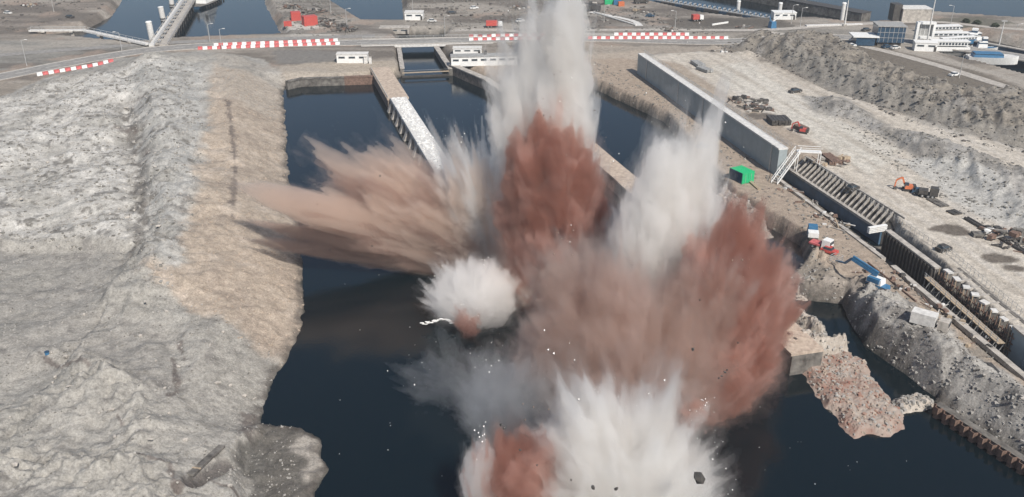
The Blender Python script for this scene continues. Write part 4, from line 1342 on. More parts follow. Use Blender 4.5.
def house(name, label, cat, px, py, s, rz, m_wall, m_roof, wins=4, door=True, z=None, flat=True, band=False):
    p = on_ground(px, py) if z is None else G(px, py, z)
    t = thing(name, label, cat, (p.x, p.y, p.z - .1), rz)
    MB().box((0, 0, s[2] / 2), s).build('wall', m_wall, t)
    if flat:
        MB().box((0, 0, s[2] + .14), (s[0] + .4, s[1] + .4, .3)).build('roof', m_roof, t)
    else:
        MB().add([(-s[0] / 2 - .2, -s[1] / 2 - .2, s[2] + .01), (s[0] / 2 + .2, -s[1] / 2 - .2, s[2] + .01), (s[0] / 2 + .2, s[1] / 2 + .2, s[2] + .01), (-s[0] / 2 - .2, s[1] / 2 + .2, s[2] + .01), (-s[0] / 2, 0, s[2] + 1.2), (s[0] / 2, 0, s[2] + 1.2)],
                 [(0, 1, 5, 4), (2, 3, 4, 5), (0, 4, 3), (1, 2, 5), (0, 3, 2, 1)]).build('roof', m_roof, t)
    for k in range(wins):
        x = -s[0] / 2 + (k + .5) * s[0] / wins
        w = MB().box((x, -s[1] / 2 - .02, s[2] * .68), (s[0] / wins * .66, .12, s[2] * .24)).build('window', M_STEEL, t)
        MB().box((x, -s[1] / 2 - .06, s[2] * .68), (s[0] / wins * .58, .1, s[2] * .18)).build('pane', M_GLASS, w)
    if door:
        MB().box((s[0] * .42, -s[1] / 2 - .03, 1.05), (1.0, .1, 2.1)).build('door', M_DSTEEL, t)
    return t
house('site_office', 'small white site cabin left of the bridge above the sandy pier', 'site cabin', 353, 62, (12.5, 4, 3.6), .02, M_WHITE, M_CONC_W, 3)
lampz = G(368, 60)
t = house('site_office', 'long white building with a window row right of the channel', 'building', 488, 64, (30, 5, 3.7), .1, M_WHITE, M_TARP, 8)
MB().box((-1, .6, 4.6), (1.2, 1.2, 1.6)).build('vent', M_DSTEEL, t)
house('site_office', 'smaller white building behind the long white one', 'building', 467.5, 53.5, (12, 4, 2.6), .02, M_WHITE, M_CONC_W, 3)
house('hut', 'small white hut with dark windows on the quay corner between the two harbours', 'hut', 414.5, 19, (9, 6, 3.6), 0, M_WHITE, M_CONC_W, 2)
house('shed', 'low grey concrete shed left of the channel behind the road bridge', 'shed', 395, 32.5, (14, 6, 2.6), 0, M_CONC, M_CONC, 3)
for px, lab in ((370.5, 'tall white cabinet at the bridge corner beside the site cabin'), (365.5, 'small white cabinet between site cabin and bridge')):
    p = on_ground(px, 63.5)
    t = thing('cabinet', lab, 'cabinet', p)
    MB().box((0, 0, 1.3), (1.0, .9, 2.6)).build('body', M_WHITE, t); MB().box((0, -.47, 1.3), (.8, .06, 2.2)).build('door', M_CONC_W, t); MB().box((0, 0, 2.7), (1.2, 1.1, .15)).build('roof', M_CONC, t)

# ------------------------------------------------------------------ vehicles and machines
def wheels(t, xs, w, r, m_=None):
    for x in xs:
        for s in (-1, 1):
            o = MB().tube((x, s * w - .14, r), (x, s * w + .14, r), r, r, 12).build('wheel', M_TYRE, t)
            MB().tube((x, s * (w + .15), r), (x, s * (w + .17), r), r * .5, r * .5, 8).build('rim', M_STEEL, o)
def truck(label, px, py, rz, m_cab, m_body, L_=7.5, z=None, cat='truck', name='truck', bodyh=2.3):
    p = on_ground(px, py) if z is None else G(px, py, z)
    t = thing(name, label, cat, (p.x, p.y, p.z + .05), rz)
    MB().box((0, 0, .75), (L_, 1.9, .35)).build('chassis', M_DSTEEL, t)
    c = MB().box((L_ / 2 - 1.0, 0, 1.75), (2.0, 2.3, 2.0), 0, .9).build('cab', m_cab, t)
    MB().box((L_ / 2 - .02, 0, 2.1), (.12, 1.9, .7)).build('windscreen', M_GLASS, c)
    MB().box((-1.1, 0, .95 + bodyh / 2), (L_ - 2.6, 2.4, bodyh)).build('load_box', m_body, t)
    wheels(t, (-L_ / 2 + 1.2, -L_ / 2 + 2.6, L_ / 2 - 1.2), 1.05, .5)
    return t
def car(label, px, py, rz, m_, z=None, L_=4.4, name='parked_car', cat='car', group=None, h=1.5):
    p = on_ground(px, py) if z is None else G(px, py, z)
    t = thing(name, label, cat, (p.x, p.y, p.z + .05), rz, group)
    MB().box((0, 0, .62), (L_, 1.8, .65), 0, .95).build('body', m_, t)
    c = MB().box((-.25, 0, .92 + (h - .9) / 2), (L_ * .55, 1.65, h - .9), 0, .8).build('cabin', M_GLASS, t)
    MB().box((-.25, 0, h + .03), (L_ * .42, 1.35, .07)).build('roof', m_, c)
    wheels(t, (-L_ * .31, L_ * .31), .84, .34)
    return t
def excavator(label, px, py, rz, m_, z=None, s=1.0, reach=1.0):
    p = on_ground(px, py) if z is None else G(px, py, z)
    t = thing('excavator', label, 'excavator', (p.x, p.y, p.z + .02), rz)
    for sy in (-1, 1):
        MB().box((0, sy * 1.15 * s, .45 * s), (4.2 * s, .6 * s, .85 * s), 0, .86).build('track', M_TYRE, t)
    MB().box((-.4 * s, 0, 1.5 * s), (3.6 * s, 2.5 * s, 1.2 * s), 0, .94).build('body', m_, t)
    MB().box((-1.8 * s, 0, 1.5 * s), (1.0 * s, 2.6 * s, 1.3 * s)).build('counterweight', M_DSTEEL, t)
    MB().box((.9 * s, .7 * s, 2.2 * s), (1.5 * s, 1.0 * s, 1.7 * s), 0, .88).build('cab', M_GLASS, t)
    a1, a2, a3, a4 = (1.2 * s, -.3 * s, 1.6 * s), (4.2 * s * reach, -.3 * s, 4.6 * s), (7.2 * s * reach, -.3 * s, 3.4 * s), (7.6 * s * reach, -.3 * s, .9 * s)
    MB().bar(a1, a2, .45 * s, .6 * s).build('boom', m_, t)
    MB().bar(a2, a3, .4 * s, .5 * s).build('stick', m_, t)
    MB().bar(a3, a4, .35 * s, .4 * s).build('dipper', m_, t)
    MB().box((a4[0] - .2, -.3 * s, .6 * s), (1.1 * s, 1.3 * s, .9 * s), 0, .7).build('bucket', M_DSTEEL, t)
    return t
truck('small red lorry parked beyond the road, left of the tallest column', 494, 27.5, .1, M_WHITE, M_RED, 8)
truck('small dark lorry in the yard near the top, right of the tallest column', 594, 11, 2.8, M_DSTEEL, M_DSTEEL, 7)
truck('small red and white lorry beside the pontoons', 697, 21, .3, M_WHITE, M_RED, 6)
truck('black lorry near the top edge right of the tallest column', 641, 3.5, .2, M_DSTEEL, M_DSTEEL, 8)
container('container', 'small bright green box at the top edge behind the tallest column', 609, 4, M_GREEN, (5, 2.5, 2.6), .1)
container('container', 'small blue box beside the bright green box at the top edge', 617, 4.5, M_BLUE, (4, 2.5, 2.4), .1)
container('container', 'small orange box at the top edge right of the tallest column', 621, 6, M_ORANGE, (3, 2.4, 2.2), .1)
# green container on the strip between basin and lock wall, the shade of its left side painted as a dark panel
p = on_ground(741, 180)
gc = thing('container', 'bright green container with shade painted on its left side standing below the lock wall', 'container', p, .5)
MB().box((0, 0, 1.55), (4.1, 5.2, 3.1)).build('body', M_GREEN, gc)
MB().box((-2.12, 0, 1.6), (.16, 5.0, 3.0)).build('shade_panel', M_DBLUE, gc)
for sx in (-1, 1):
    for sy in (-1, 1):
        MB().box((sx * 2.02, sy * 2.58, 1.58), (.2, .2, 3.2)).build('corner_post', M_GREEN, gc)
for k in range(2):
    d_ = MB().box((-1.0 + 2.0 * k, -2.66, 1.5), (1.9, .1, 2.8)).build('door', M_GREEN, gc)
    MB().bar((-1.0 + 2.0 * k, -2.76, .3), (-1.0 + 2.0 * k, -2.76, 2.7), .07).build('lock_rod', M_STEEL, d_)
for k in range(8):
    MB().box((0, -2.2 + k * .62, 3.14), (4.0, .25, .07)).build('rib', M_GREEN, gc)
# long pipe and timber on the ground near it
def log(name, label, cat, pa, pb, w, h, m_, z=None, n=1, group=None, round_=False):
    a, b = on_ground(*pa), on_ground(*pb)
    rz, L_ = frame(a, b)
    t = thing(name, label, cat, (a.x, a.y, min(a.z, b.z)), rz, group)
    sl = (b.z - a.z)
    z0, z1 = a.z - min(a.z, b.z), b.z - min(a.z, b.z)
    for k in range(n):
        o = (k - (n - 1) / 2) * w * 1.15
        m2 = MB().tube((0, o, z0 + w / 2), (L_, o, z1 + w / 2), w / 2, w / 2, 8) if round_ else MB().bar((0, o, z0 + h / 2), (L_, o, z1 + h / 2), w, h)
        m2.build('pipe' if round_ else 'beam', m_, t)
    MB().box((L_ * .2, 0, z0 + .02), (.3, w * n * 1.3, .12)).build('bearer', M_TIMBER, t)
    return t
log('timber_beams', 'pale timber beams lying right of the green container', 'beams', (749, 181), (759, 190), .4, .4, M_TIMBER, n=2)
log('pipe', 'long thin brown pipe lying right of the boom lift', 'pipe', (868, 263), (916, 302), .35, .35, M_RUST, round_=True)
log('pipe', 'dark pipe along the foot of the right spoil heap near the right edge', 'pipe', (985, 366), (1003, 386), .9, .8, M_DSTEEL, n=2)
log('steel_sheets', 'dark steel sheets at the right edge beside the spoil heap', 'sheets', (1004, 388), (1024, 404), 1.6, .3, M_DSTEEL)
car('orange car parked left of the boom lift on the sandy strip', 829, 253, -.75, M_RED, L_=3.8)
t = boat('small_boat', 'flat red trailer bed beside the orange car', 'trailer', on_ground(821, 249), -.75, 5, 2.2, M_BARRED, M_BARRED, M_WHITE, cab=((0, .2, .3, .4),), z=.35, free=.5) if False else truck('flat pale red trailer with a white front left of the boom lift', 820, 248.5, -.75, M_WHITE, M_BARRED, 5.2, cat='trailer', name='trailer', bodyh=.4)
truck('small blue and white lorry on the sandy strip left of the trench', 812, 238, 1.35, M_BLUE, M_WHITE, 4.6, bodyh=1.2)
p = on_ground(862, 236, .3)
t = thing('compressor', 'rounded faded orange compressor wagon at the edge of the trench', 'compressor', p, -.7)
MB().tube((-2.8, 0, 1.5), (2.8, 0, 1.5), 1.3, 1.3, 14).build('tank', M_PINK, t)
MB().box((0, 0, .7), (6.2, 2.2, .5)).build('chassis', M_DSTEEL, t)
MB().box((2.2, 0, 2.6), (1.6, 1.8, .8), 0, .8).build('housing', M_WHITE, t)
wheels(t, (-1.8, 1.8), 1.1, .45)
log('timber_beams', 'white boards dropped at the trench edge right of the orange compressor', 'boards', (866, 246), (874, 251), .6, .3, M_CONC_W, n=2)

# boom lift
p = on_ground(877, 289)
a_ = p
t = thing('boom_lift', 'blue boom lift with its arm folded low over the sandy strip', 'boom lift', p, math.radians(-50))
MB().box((0, 0, .95), (4.6, 2.3, .8), 0, .92).build('chassis', M_BLUE, t)
MB().box((-.6, 0, 1.95), (3.4, 2.1, 1.2), 0, .92).build('turntable', M_WHITE, t)
MB().box((-.6, -.9, 2.2), (2.6, .9, 1.0)).build('engine_cover', M_BLUE, t)
wheels(t, (-1.6, 1.6), 1.25, .6)
def tl(px, py, z):
    return world_to(t, tuple(G(px, py, z)))
e0 = (-.6, .3, 2.9); e1 = tl(852, 258.5, 6.0); e2 = tl(845, 263, 3.6); e3 = tl(836, 260.5, 2.0)
bo = MB().bar(e0, e1, .55, .65).build('boom', M_BLUE, t)
MB().bar(tuple(Vector(e0) + Vector((.2, 0, .6))), tuple(Vector(e1) + Vector((.2, 0, .6))), .35, .4).build('upper_boom', M_BLUE, t)
MB().bar(e1, e2, .4, .45).build('jib', M_BLUE, t)
MB().bar(e2, e3, .35, .35).build('jib_arm', M_BLUE, t)
b_ = Vector(e3)
k = MB()
for z in (0, .6, 1.2):
    k.bar(b_ + Vector((-1, -1, z)), b_ + Vector((1, -1, z)), .08).bar(b_ + Vector((-1, 1, z)), b_ + Vector((1, 1, z)), .08).bar(b_ + Vector((-1, -1, z)), b_ + Vector((-1, 1, z)), .08).bar(b_ + Vector((1, -1, z)), b_ + Vector((1, 1, z)), .08)
for sx in (-1, 1):
    for sy in (-1, 1):
        k.bar(b_ + Vector((sx, sy, 0)), b_ + Vector((sx, sy, 1.2)), .08)
k.build('basket', M_STEEL, t)
excavator('red excavator with a raised arm on the pale site above the ribbed apron', 803, 133, 2.6, M_RED, ZP, .7, .7)
excavator('orange and white excavator at the foot of the pale slope right of the ribbed apron', 908, 190.5, 2.9, M_ORANGE, ZP, .75, .6)
car('dark blue car parked beside the orange and white excavator', 919, 194, -.4, M_DBLUE, ZP, 3.8)
truck('dark lorry parked right of the orange and white excavator', 927, 197, -.4, M_DSTEEL, M_DSTEEL, 4.8, ZP, bodyh=1.0)
truck('white box lorry with a pale roof beside the right spoil heap', 928, 329, -.62, M_CONC, M_CONC_W, 7.0)
# white bales
for px, py, z, lab in ((867, 201, ZP, 'white bale lying on the pale site above the ribbed apron'), (989, 234, ZP, 'white bale beside the dark pipes on the pale site')):
    p = on_ground(px, py, z)
    t = thing('bale', lab, 'bale', p, .5)
    c = link('bag', stone_mesh(5, 1.2, 1, .9), M_WHITE, t); c.scale = (2.4, 2.4, 2.0); c.location = (0, 0, .8)
    MB().box((0, 0, .1), (2.2, 1.8, .2)).build('pallet', M_TIMBER, t)

# timber and steel stacks on the site
def stack(label, pa, pb, rows, w, h, m_, z=ZP, layers=2, cat='stack of beams'):
    a, b = G(*pa, z), G(*pb, z)
    a.z = ground_z(a.x, a.y)
    rz, L_ = frame(a, b)
    t = thing('beam_stack', label, cat, a, rz)
    for l in range(layers):
        for k in range(rows):
            MB().box((L_ / 2 + rng.uniform(-.3, .3), (k - rows / 2) * w * 1.15, .25 + l * h * 1.1 + h / 2), (L_, w, h), rng.uniform(-.02, .02)).build('beam', m_, t)
    for x in (.2, .8):
        MB().box((L_ * x, 0, .1), (.3, rows * w * 1.2, .2)).build('bearer', M_TIMBER, t)
stack('grey beam stack, upper of the two near the far end of the lock wall', (695, 63), (703, 68), 4, .7, .5, M_TARP)
stack('grey beam stack, lower of the two near the far end of the lock wall', (700, 69), (711, 73), 4, .7, .5, M_TARP)
stack('dark beam stack behind the middle of the lock wall', (777, 120), (783, 126), 6, .9, .7, M_DSTEEL)
stack('rusty beam stack right of the dark beam stack', (797, 128), (806, 132), 4, .6, .5, M_RUST)
stack('brown pipe stack at the kerb of the haul road near the fence', (826, 157), (838, 166), 5, .5, .5, M_RUST)
scrap('scrap_heap', 'dark machine parts and rebar bundles behind the middle of the lock wall', 'scrap heap', 747, 102, 40, 7, (.8, 2.2), SC, z=ZP, hmax=2.2)
scrap('scrap_heap', 'dark machine parts right of the first group behind the lock wall', 'scrap heap', 757, 110, 30, 5, (.8, 2.4), SC, z=ZP, hmax=1.6)
scrap('scrap_heap', 'reinforcement cages lying near the upper end of the ribbed apron', 'scrap heap', 834, 162, 28, 6, (.8, 2.2), [M_RUST, M_TIMBER, M_CONC], z=ZP, hmax=1.2)
scrap('scrap_heap', 'dark scrap on the far site edge between the white bale and the right frame edge', 'scrap heap', 1003, 237, 40, 6.5, (.8, 2.4), SC, z=ZP, hmax=2.4)
scrap('scrap_heap', 'dark scrap at the very right edge of the pale site', 'scrap heap', 1016, 246, 26, 5, (.8, 2.0), SC, z=ZP, hmax=1.8)
for (px, py), n_, lab in (((838, 226), 18, 'debris strewn along the trench edge, far part'), ((806, 204), 12, 'debris strewn along the trench edge near the stair'), ((822, 216), 14, 'debris strewn along the trench edge below the ribbed apron'),
                 ((892, 276), 14, 'debris at the trench edge under the dark ribbed wall'), ((906, 286), 12, 'debris at the trench edge right of the dark ribbed wall'), ((938, 308), 14, 'debris at the foot of the scaffold'), ((952, 320), 14, 'debris on the strip below the scaffold'), ((978, 342), 12, 'debris at the trench edge near the blue grey wall'),
                 ((728, 198), 14, 'rubble left of the green container'), ((755, 160), 10, 'rubble at the foot of the lock wall'), ((790, 190), 14, 'scrap beside the foot of the stair'), ((868, 275), 10, 'scrap under the blue boom'), ((893, 306), 12, 'scrap on the strip beside the right spoil heap')):
    scrap('debris_pile', lab, 'debris', px, py, n_, 3.4, (.4, 1.3), [M_DSTEEL, M_RUST, M_CONC, M_TIMBER, M_CONC_W], z=0, hmax=.8)
scrap('scrap_heap', 'dark scrap on the yard beyond the road near the top edge', 'scrap heap', 587, 5, 16, 8, (1, 3), SC, hmax=2)
log('pipe', 'long dark pipeline along the far edge of the pale site', 'pipe', (966, 219), (1030, 256), .7, .7, M_DSTEEL, round_=True, n=2)
log('steel_sheets', 'dark plates lying in a line right of the orange and white excavator', 'sheets', (930, 199), (945, 207), 1.2, .3, M_CONC_D, n=2)
log('steel_sheets', 'dark plates on the pale site between the plates and the pipeline', 'sheets', (950, 211), (958, 215), 1.2, .4, M_DSTEEL, n=2)
log('pipe', 'pale pipeline crossing the yard right of the tallest column', 'pipe', (594, 13), (636, 26), .9, .9, M_CONC_W, round_=True)
car('dark car parked on the pale site above the dark ribbed wall', 943, 251, .4, M_DSTEEL, ZP, 3.6)
car('dark car parked on the pale site above the ribbed apron', 852, 190, .4, M_DSTEEL, ZP, 3.6)
car('small blue car by the pale heap behind the right hand white column', 702, 148, .4, M_BLUE, 0, 4.0)
car('dark pickup where the dark scarp meets the pale site', 795, 92.5, .4, M_DSTEEL, ZP, 5.0)
for px, py, c_, lab in ((851, 47, M_WHITE, 'white car on the loop road beyond the ridge'), (854, 41, M_WHITE, 'second white car on the loop road, farther one'), (866, 31, M_DSTEEL, 'dark car on the road left of the control building'), (886, 48, M_DBLUE, 'dark blue car on the road in front of the control building'), (954, 76, M_WHITE, 'white car on the turf edge beyond the ridge'),
                        (895, 49, M_CONC_W, 'pale car right of the dark blue car in front of the control building')):
    car(lab, px, py, .4, c_, None, 4.6)
p = on_ground(176, 483, 4)
log('plank', 'long dark plank lying on the spoil heap at the bottom left', 'plank', (190, 476), (222, 447), 1.1, .35, M_CONC_D)
p = on_ground(48, 357, 4)
t = thing('bucket', 'tiny blue barrel in the gully of the left spoil heap', 'barrel', p)
MB().tube((0, 0, 0), (0, 0, 1.1), .38, .38, 12).build('body', M_BLUE, t); MB().tube((0, 0, 1.1), (0, 0, 1.16), .42, .42, 12).build('lid', M_DBLUE, t)

# ------------------------------------------------------------------ harbour top right: pontoons, gatehouse, quays, control building, boats
a, b = G(655, 2, WL), G(776, 22, WL)
rz, L_ = frame(a, b)
t = thing('pontoon', 'long dark pontoon with many finger piers crossing the upper harbour', 'pontoon', (a.x, a.y, WL), rz)
nn = 16
for k in range(nn):
    MB().box(((k + .5) * L_ / nn, 0, .5), (L_ / nn - .5, 3.2, 1.2)).build('float', M_DSTEEL if k % 3 else M_DBLUE, t)
    MB().box(((k + .5) * L_ / nn, .3, 1.2), (L_ / nn - .8, 1.6, .3)).build('deck_panel', M_TARP, t)
for k in range(24):
    x = (k + .5) * L_ / 24
    MB().box((x, 6.5, .35), (.9, 10, .5), .25).build('finger_pier', M_STEEL, t)
    MB().tube((x, 2.2, -1), (x, 2.2, 2.6), .25, .25, 6).build('pile', M_BLUE, t)
a, b = G(690, -10, WL), G(862, 22, WL)
rz, L_ = frame(a, b)
t = thing('harbour_quay', 'dark high quay wall crossing the water at the top right', 'quay', (a.x, a.y, WL), rz)
for k in range(10):
    MB().box(((k + .5) * L_ / 10, 3, 1.6), (L_ / 10 - .2, 8, 5.2)).build('quay_section', M_CONC_D, t)
MB().box((L_ / 2, 3, 4.35), (L_, 8.3, .3)).build('quay_deck', M_DSTEEL, t)
a, b = G(806, 24, .1), G(864, 22, .1)
edge_strip('quay_edge', 'pale quay edge at the end of the dark quay, left of the mast', 'quay', (806, 25), (862, 23.5), .6, 2.2, 2.0, M_CONC_W)
house('gatehouse', 'small white gatehouse at the harbour bank left of the dark quay', 'hut', 783, 18.5, (11, 6, 3.4), 0, M_WHITE, M_WHITE, 3)
p = on_ground(772, 28)
t = thing('crane', 'small blue crane on the bank below the gatehouse', 'crane', p)
MB().box((0, 0, 1.6), (3, 3, 3.2), .3, .8).build('cab', M_BLUE, t); MB().bar((0, 0, 3), (5, 1, 7), .5).build('jib', M_WHITE, t); MB().bar((0, 0, 0), (-1.5, 0, 5), .5).build('mast', M_BLUE, t)

p = on_ground(908, 46)
t = thing('control_building', 'lock control building of dark blue glass with a white frame', 'building', (p.x - 8, p.y + 4, 0), -.12)
MB().box((0, 0, 6.2), (14, 12, 8.4)).build('glass_block', M_DBLUE, t)
MB().box((0, 0, 1.0), (12, 10, 2.2)).build('base_wall', M_CONC_D, t)
MB().box((0, 0, 10.6), (15, 13, .5)).build('roof', M_TARP, t)
for k in range(6):
    MB().box((-5.8 + k * 2.3, -6.05, 6.2), (.16, .2, 8.2)).build('mullion', M_STEEL, t)
for z in (4.6, 7.4):
    MB().box((0, -6.06, z), (14, .22, .18)).build('transom', M_STEEL, t)
fr = thing('portal_frame', 'white square portal frame standing right of the blue glass block', 'frame', (p.x + 7.5, p.y + 3, 0), -.12)
for x in (-4.2, 4.2):
    MB().box((x, 0, 6), (1.3, 3, 12)).build('post', M_WHITE, fr)
for z in (11.6, 4.0):
    MB().box((0, 0, z), (7.0, 3, 1.2)).build('beam', M_WHITE, fr)
MB().box((0, .8, 7.8), (7.0, .3, 6.2)).build('pane', M_TARP, fr)
for k in range(3):
    MB().box((-2.1 + 2.1 * k, .5, 7.8), (.2, .2, 6.2)).build('mullion', M_WHITE, fr)
t.scale = fr.scale = (.82, .82, .82)
t = thing('building_annex', 'low glazed annex left of the control building', 'building', (p.x - 19, p.y + 3, 0), -.1)
MB().box((0, 0, 2.2), (8, 8, 3.6)).build('wall', M_DBLUE, t); MB().box((0, 0, 4.2), (11, 9, .5)).build('roof', M_WHITE, t)
t = thing('building_annex', 'pale box building behind the control building', 'building', (G(912, 20).x, G(912, 20).y, 0), 0)
MB().box((0, 0, 3), (14, 9, 6)).build('wall', M_CONC, t); MB().box((0, 0, 6.2), (14.5, 9.5, .4)).build('roof', M_CONC_W, t); MB().box((-9, 0, 4), (4, 6, 8)).build('tower', M_DSTEEL, t)
house('hut', 'small white hut with a blue side at the foot of the tallest mast', 'hut', 924, 50, (9, 5, 3.6), -.2, M_WHITE, M_WHITE, 2)
for i, (pa, pb, w, h, lab) in enumerate((((918, 31), (960, 30), 5, 2.2, 'long white barge roof, farthest of the white rows behind the mast'), ((922, 37), (980, 37), 4, 2.0, 'long white barge roof, middle one of the white rows behind the mast'),
                           ((930, 47), (968, 47.5), 5, 3.0, 'long low white boat with dark windows right of the small white hut'), ((940, 42), (975, 40), 3, 1.6, 'blue and white boat roof behind the low white boat'))):
    a, b = G(*pa, .5), G(*pb, .5)
    rz, L_ = frame(a, b)
    t = thing('moored_boat', lab, 'boat', (a.x, a.y, -.5), rz)
    MB().box((L_ / 2, 0, .6), (L_, w, 1.6), 0, 1).build('hull', M_WHITE if i != 3 else M_BLUE, t)
    MB().box((L_ / 2, 0, 1.4 + h / 2), (L_ * .96, w * .8, h * .55)).build('cabin', M_WHITE, t)
    MB().box((L_ / 2, 0, 1.5 + h * .8), (L_ * .98, w * .9, .25)).build('roof', M_WHITE, t)
    for k in range(12):
        MB().box(((k + .5) * L_ / 12, -w * .41, 1.4 + h * .5), (L_ / 18, .1, h * .3)).build('window', M_GLASS, t)
a, b = G(968, 50, .3), G(975, 39.5, .3)
boat('white_boat', 'white motor boat with a raised bow in the dock left of the thin mast', 'boat', G(972, 46, WL), 1.0, 16, 6, M_WHITE, M_CONC_W, M_WHITE, z=-1.6)
boat('white_boat', 'white boat with a blue canopy at the right edge in front of the thin mast', 'boat', G(992, 61.5, -1), .0 - .15, 20, 7, M_WHITE, M_CONC_W, M_BLUE, cab=((-.12, .6, .7, 1.6),), z=-1.2, free=2.4)
boat('small_boat', 'small pale boat beside the white boats', 'boat', G(984, 50, -1), -.15, 11, 4, M_CONC_W, M_BLUE, M_WHITE, z=-1.4)
a, b = G(975, 41, 1), G(1110, 66, 1)
pts = [tuple(a)[:2], tuple(b)[:2]]
wall_line('dock_wall', 'dark dock wall behind the white boats at the right edge', 'quay', pts, 1.2, -4.6, 2, M_CONC, M_DBLUE, joints=12)
pts = [tuple(G(862, 30, .2))[:2], tuple(G(905, 27, .2))[:2]]
log('guard_rail', 'white guard rail beside the pontoon bank', 'guard rail', (840 - 128, 25.5), (728, 23), .4, .8, M_WHITE)
for i, (px, py, m_, lab) in enumerate(((432, 22, M_CONC_W, 'pale car parked right of the small white hut'), (452, 14, M_DSTEEL, 'dark car parked in the yard behind the red lorry'), (474, 9, M_WHITE, 'white car near the top edge left of the tallest column'),
        (520, 22, M_CONC_W, 'pale car between the red lorry and the tallest column'), (650, 17, M_DBLUE, 'dark blue car in the yard left of the pontoon'), (70, 18, M_DSTEEL, 'dark car on the land behind the jetty walkway'), (8, 14, M_CONC_W, 'pale car at the top left corner'))):
    car(lab, px, py, rng.uniform(-.5, .6), m_, None, 4.5)
for px, py, n_, lab in ((520, 8, 16, 'dark material pile left of the tallest column near the top edge'), (640, 12, 14, 'material pile in the yard left of the pontoon'), (555, 27, 12, 'material pile behind the tallest column'), (672, 31, 10, 'small pile beside the road right of the tallest column'), (30, 6, 14, 'dark pile on the land at the top left'), (742, 28, 10, 'small pile on the dark bank near the gatehouse'), (720, 52, 16, 'rubble pile where the ridge begins at the site entrance')):
    scrap('material_pile', lab, 'pile', px, py, n_, 5, (.7, 2.2), SC + [M_CONC_W, M_TIMBER], hmax=1.4)
# bushes on the far bank
bm = bmesh.new()
rb = random.Random(4)
M_BUSH = mat('bush_leaves', (.05, .065, .035), .9, .3, 1.2)
def bush(px, py, s, lab):
    p = on_ground(px, py)
    t = thing('bush', lab, 'bush', p, 0, 'bushes on the far bank')
    V, F = [], []
    for k in range(260):
        d_ = Vector((rb.gauss(0, 1), rb.gauss(0, 1), rb.gauss(0, 1))).normalized() * s * rb.uniform(.55, 1.0)
        d_.z = abs(d_.z) * .8 + .2 * s
        u = Vector((rb.uniform(-1, 1), rb.uniform(-1, 1), rb.uniform(-1, 1))).normalized() * .4; v = u.cross(Vector((0, 0, 1))).normalized() * .35
        n_ = len(V); V += [tuple(d_ - u), tuple(d_ + v), tuple(d_ + u), tuple(d_ - v)]; F.append((n_, n_ + 1, n_ + 2, n_ + 3))
    tag(MB().add(V, F).build('leaves', M_BUSH, t), kind='stuff')
    MB().tube((0, 0, -.2), (0, 0, s * .6), .15, .06, 6).build('stem', M_TIMBER, t)
for i, (px, py) in enumerate(((966, 22.5), (977, 24), (995, 27))):
    bush(px, py, 2.0, ('left', 'middle', 'right')[i] + ' one of the three dark bushes on the far bank')

# ------------------------------------------------------------------ the blasts
def surface_nets(f, org, h):
    """closed mesh of f > 0 on a regular grid (naive surface nets)"""
    f = f.copy()
    f[0] = f[-1] = -1; f[:, 0] = f[:, -1] = -1; f[:, :, 0] = f[:, :, -1] = -1
    nx, ny, nz = f.shape
    s = f > 0
    cnt = np.zeros((nx - 1, ny - 1, nz - 1), np.int8)
    for i in (0, 1):
        for j in (0, 1):
            for k in (0, 1):
                cnt += s[i:nx - 1 + i, j:ny - 1 + j, k:nz - 1 + k]
    act = (cnt > 0) & (cnt < 8)
    ci = np.argwhere(act)
    idx = np.full(act.shape, -1, np.int64)
    idx[tuple(ci.T)] = np.arange(len(ci))
    acc = np.zeros((len(ci), 3), np.float32)
    num = np.zeros((len(ci), 1), np.float32)
    x, y, z = ci.T
    for ax in range(3):
        oth = [a for a in range(3) if a != ax]
        for u in (0, 1):
            for v in (0, 1):
                o = [0, 0, 0]; o[oth[0]] = u; o[oth[1]] = v
                e = list(o); e[ax] = 1
                fa = f[x + o[0], y + o[1], z + o[2]]
                fb = f[x + e[0], y + e[1], z + e[2]]
                m = (fa > 0) != (fb > 0)
                t = np.where(m, fa / np.where(m, fa - fb, 1), 0)
                p = np.zeros((len(ci), 3), np.float32)
                p[:, oth[0]] = u; p[:, oth[1]] = v; p[:, ax] = t
                acc += p * m[:, None]
                num += m[:, None]
    V = (ci + acc / np.maximum(num, 1)) * h + np.array(org, np.float32)
    Q = []
    for ax in range(3):
        a, b = [k for k in range(3) if k != ax]
        n = [nx, ny, nz]
        sl0 = [slice(1, n[0] - 1), slice(1, n[1] - 1), slice(1, n[2] - 1)]
        sl0[ax] = slice(0, n[ax] - 1)
        sl1 = list(sl0); sl1[ax] = slice(1, n[ax])
        s0, s1 = s[tuple(sl0)], s[tuple(sl1)]
        e = np.argwhere(s0 != s1)
        inside = s0[tuple(e.T)]
        base = e + 1
        base[:, ax] = e[:, ax]
        def q(du, dv):
            c = base.copy()
            c[:, a] += du; c[:, b] += dv
            return idx[tuple(c.T)]
        quad = np.stack([q(-1, -1), q(0, -1), q(0, 0), q(-1, 0)], 1)
        flip = inside if ax != 1 else ~inside
        quad[~flip] = quad[~flip][:, ::-1]
        Q.append(quad)
    return V, np.concatenate(Q)

def grid_pts(lo, hi, h):
    n = [int(math.ceil((hi[k] - lo[k]) / h)) + 3 for k in range(3)]
    ax = [lo[k] - h + h * np.arange(n[k], dtype=np.float32) for k in range(3)]
    P = np.stack(np.meshgrid(*ax, indexing='ij'), -1)
    return P, (lo[0] - h, lo[1] - h, lo[2] - h)

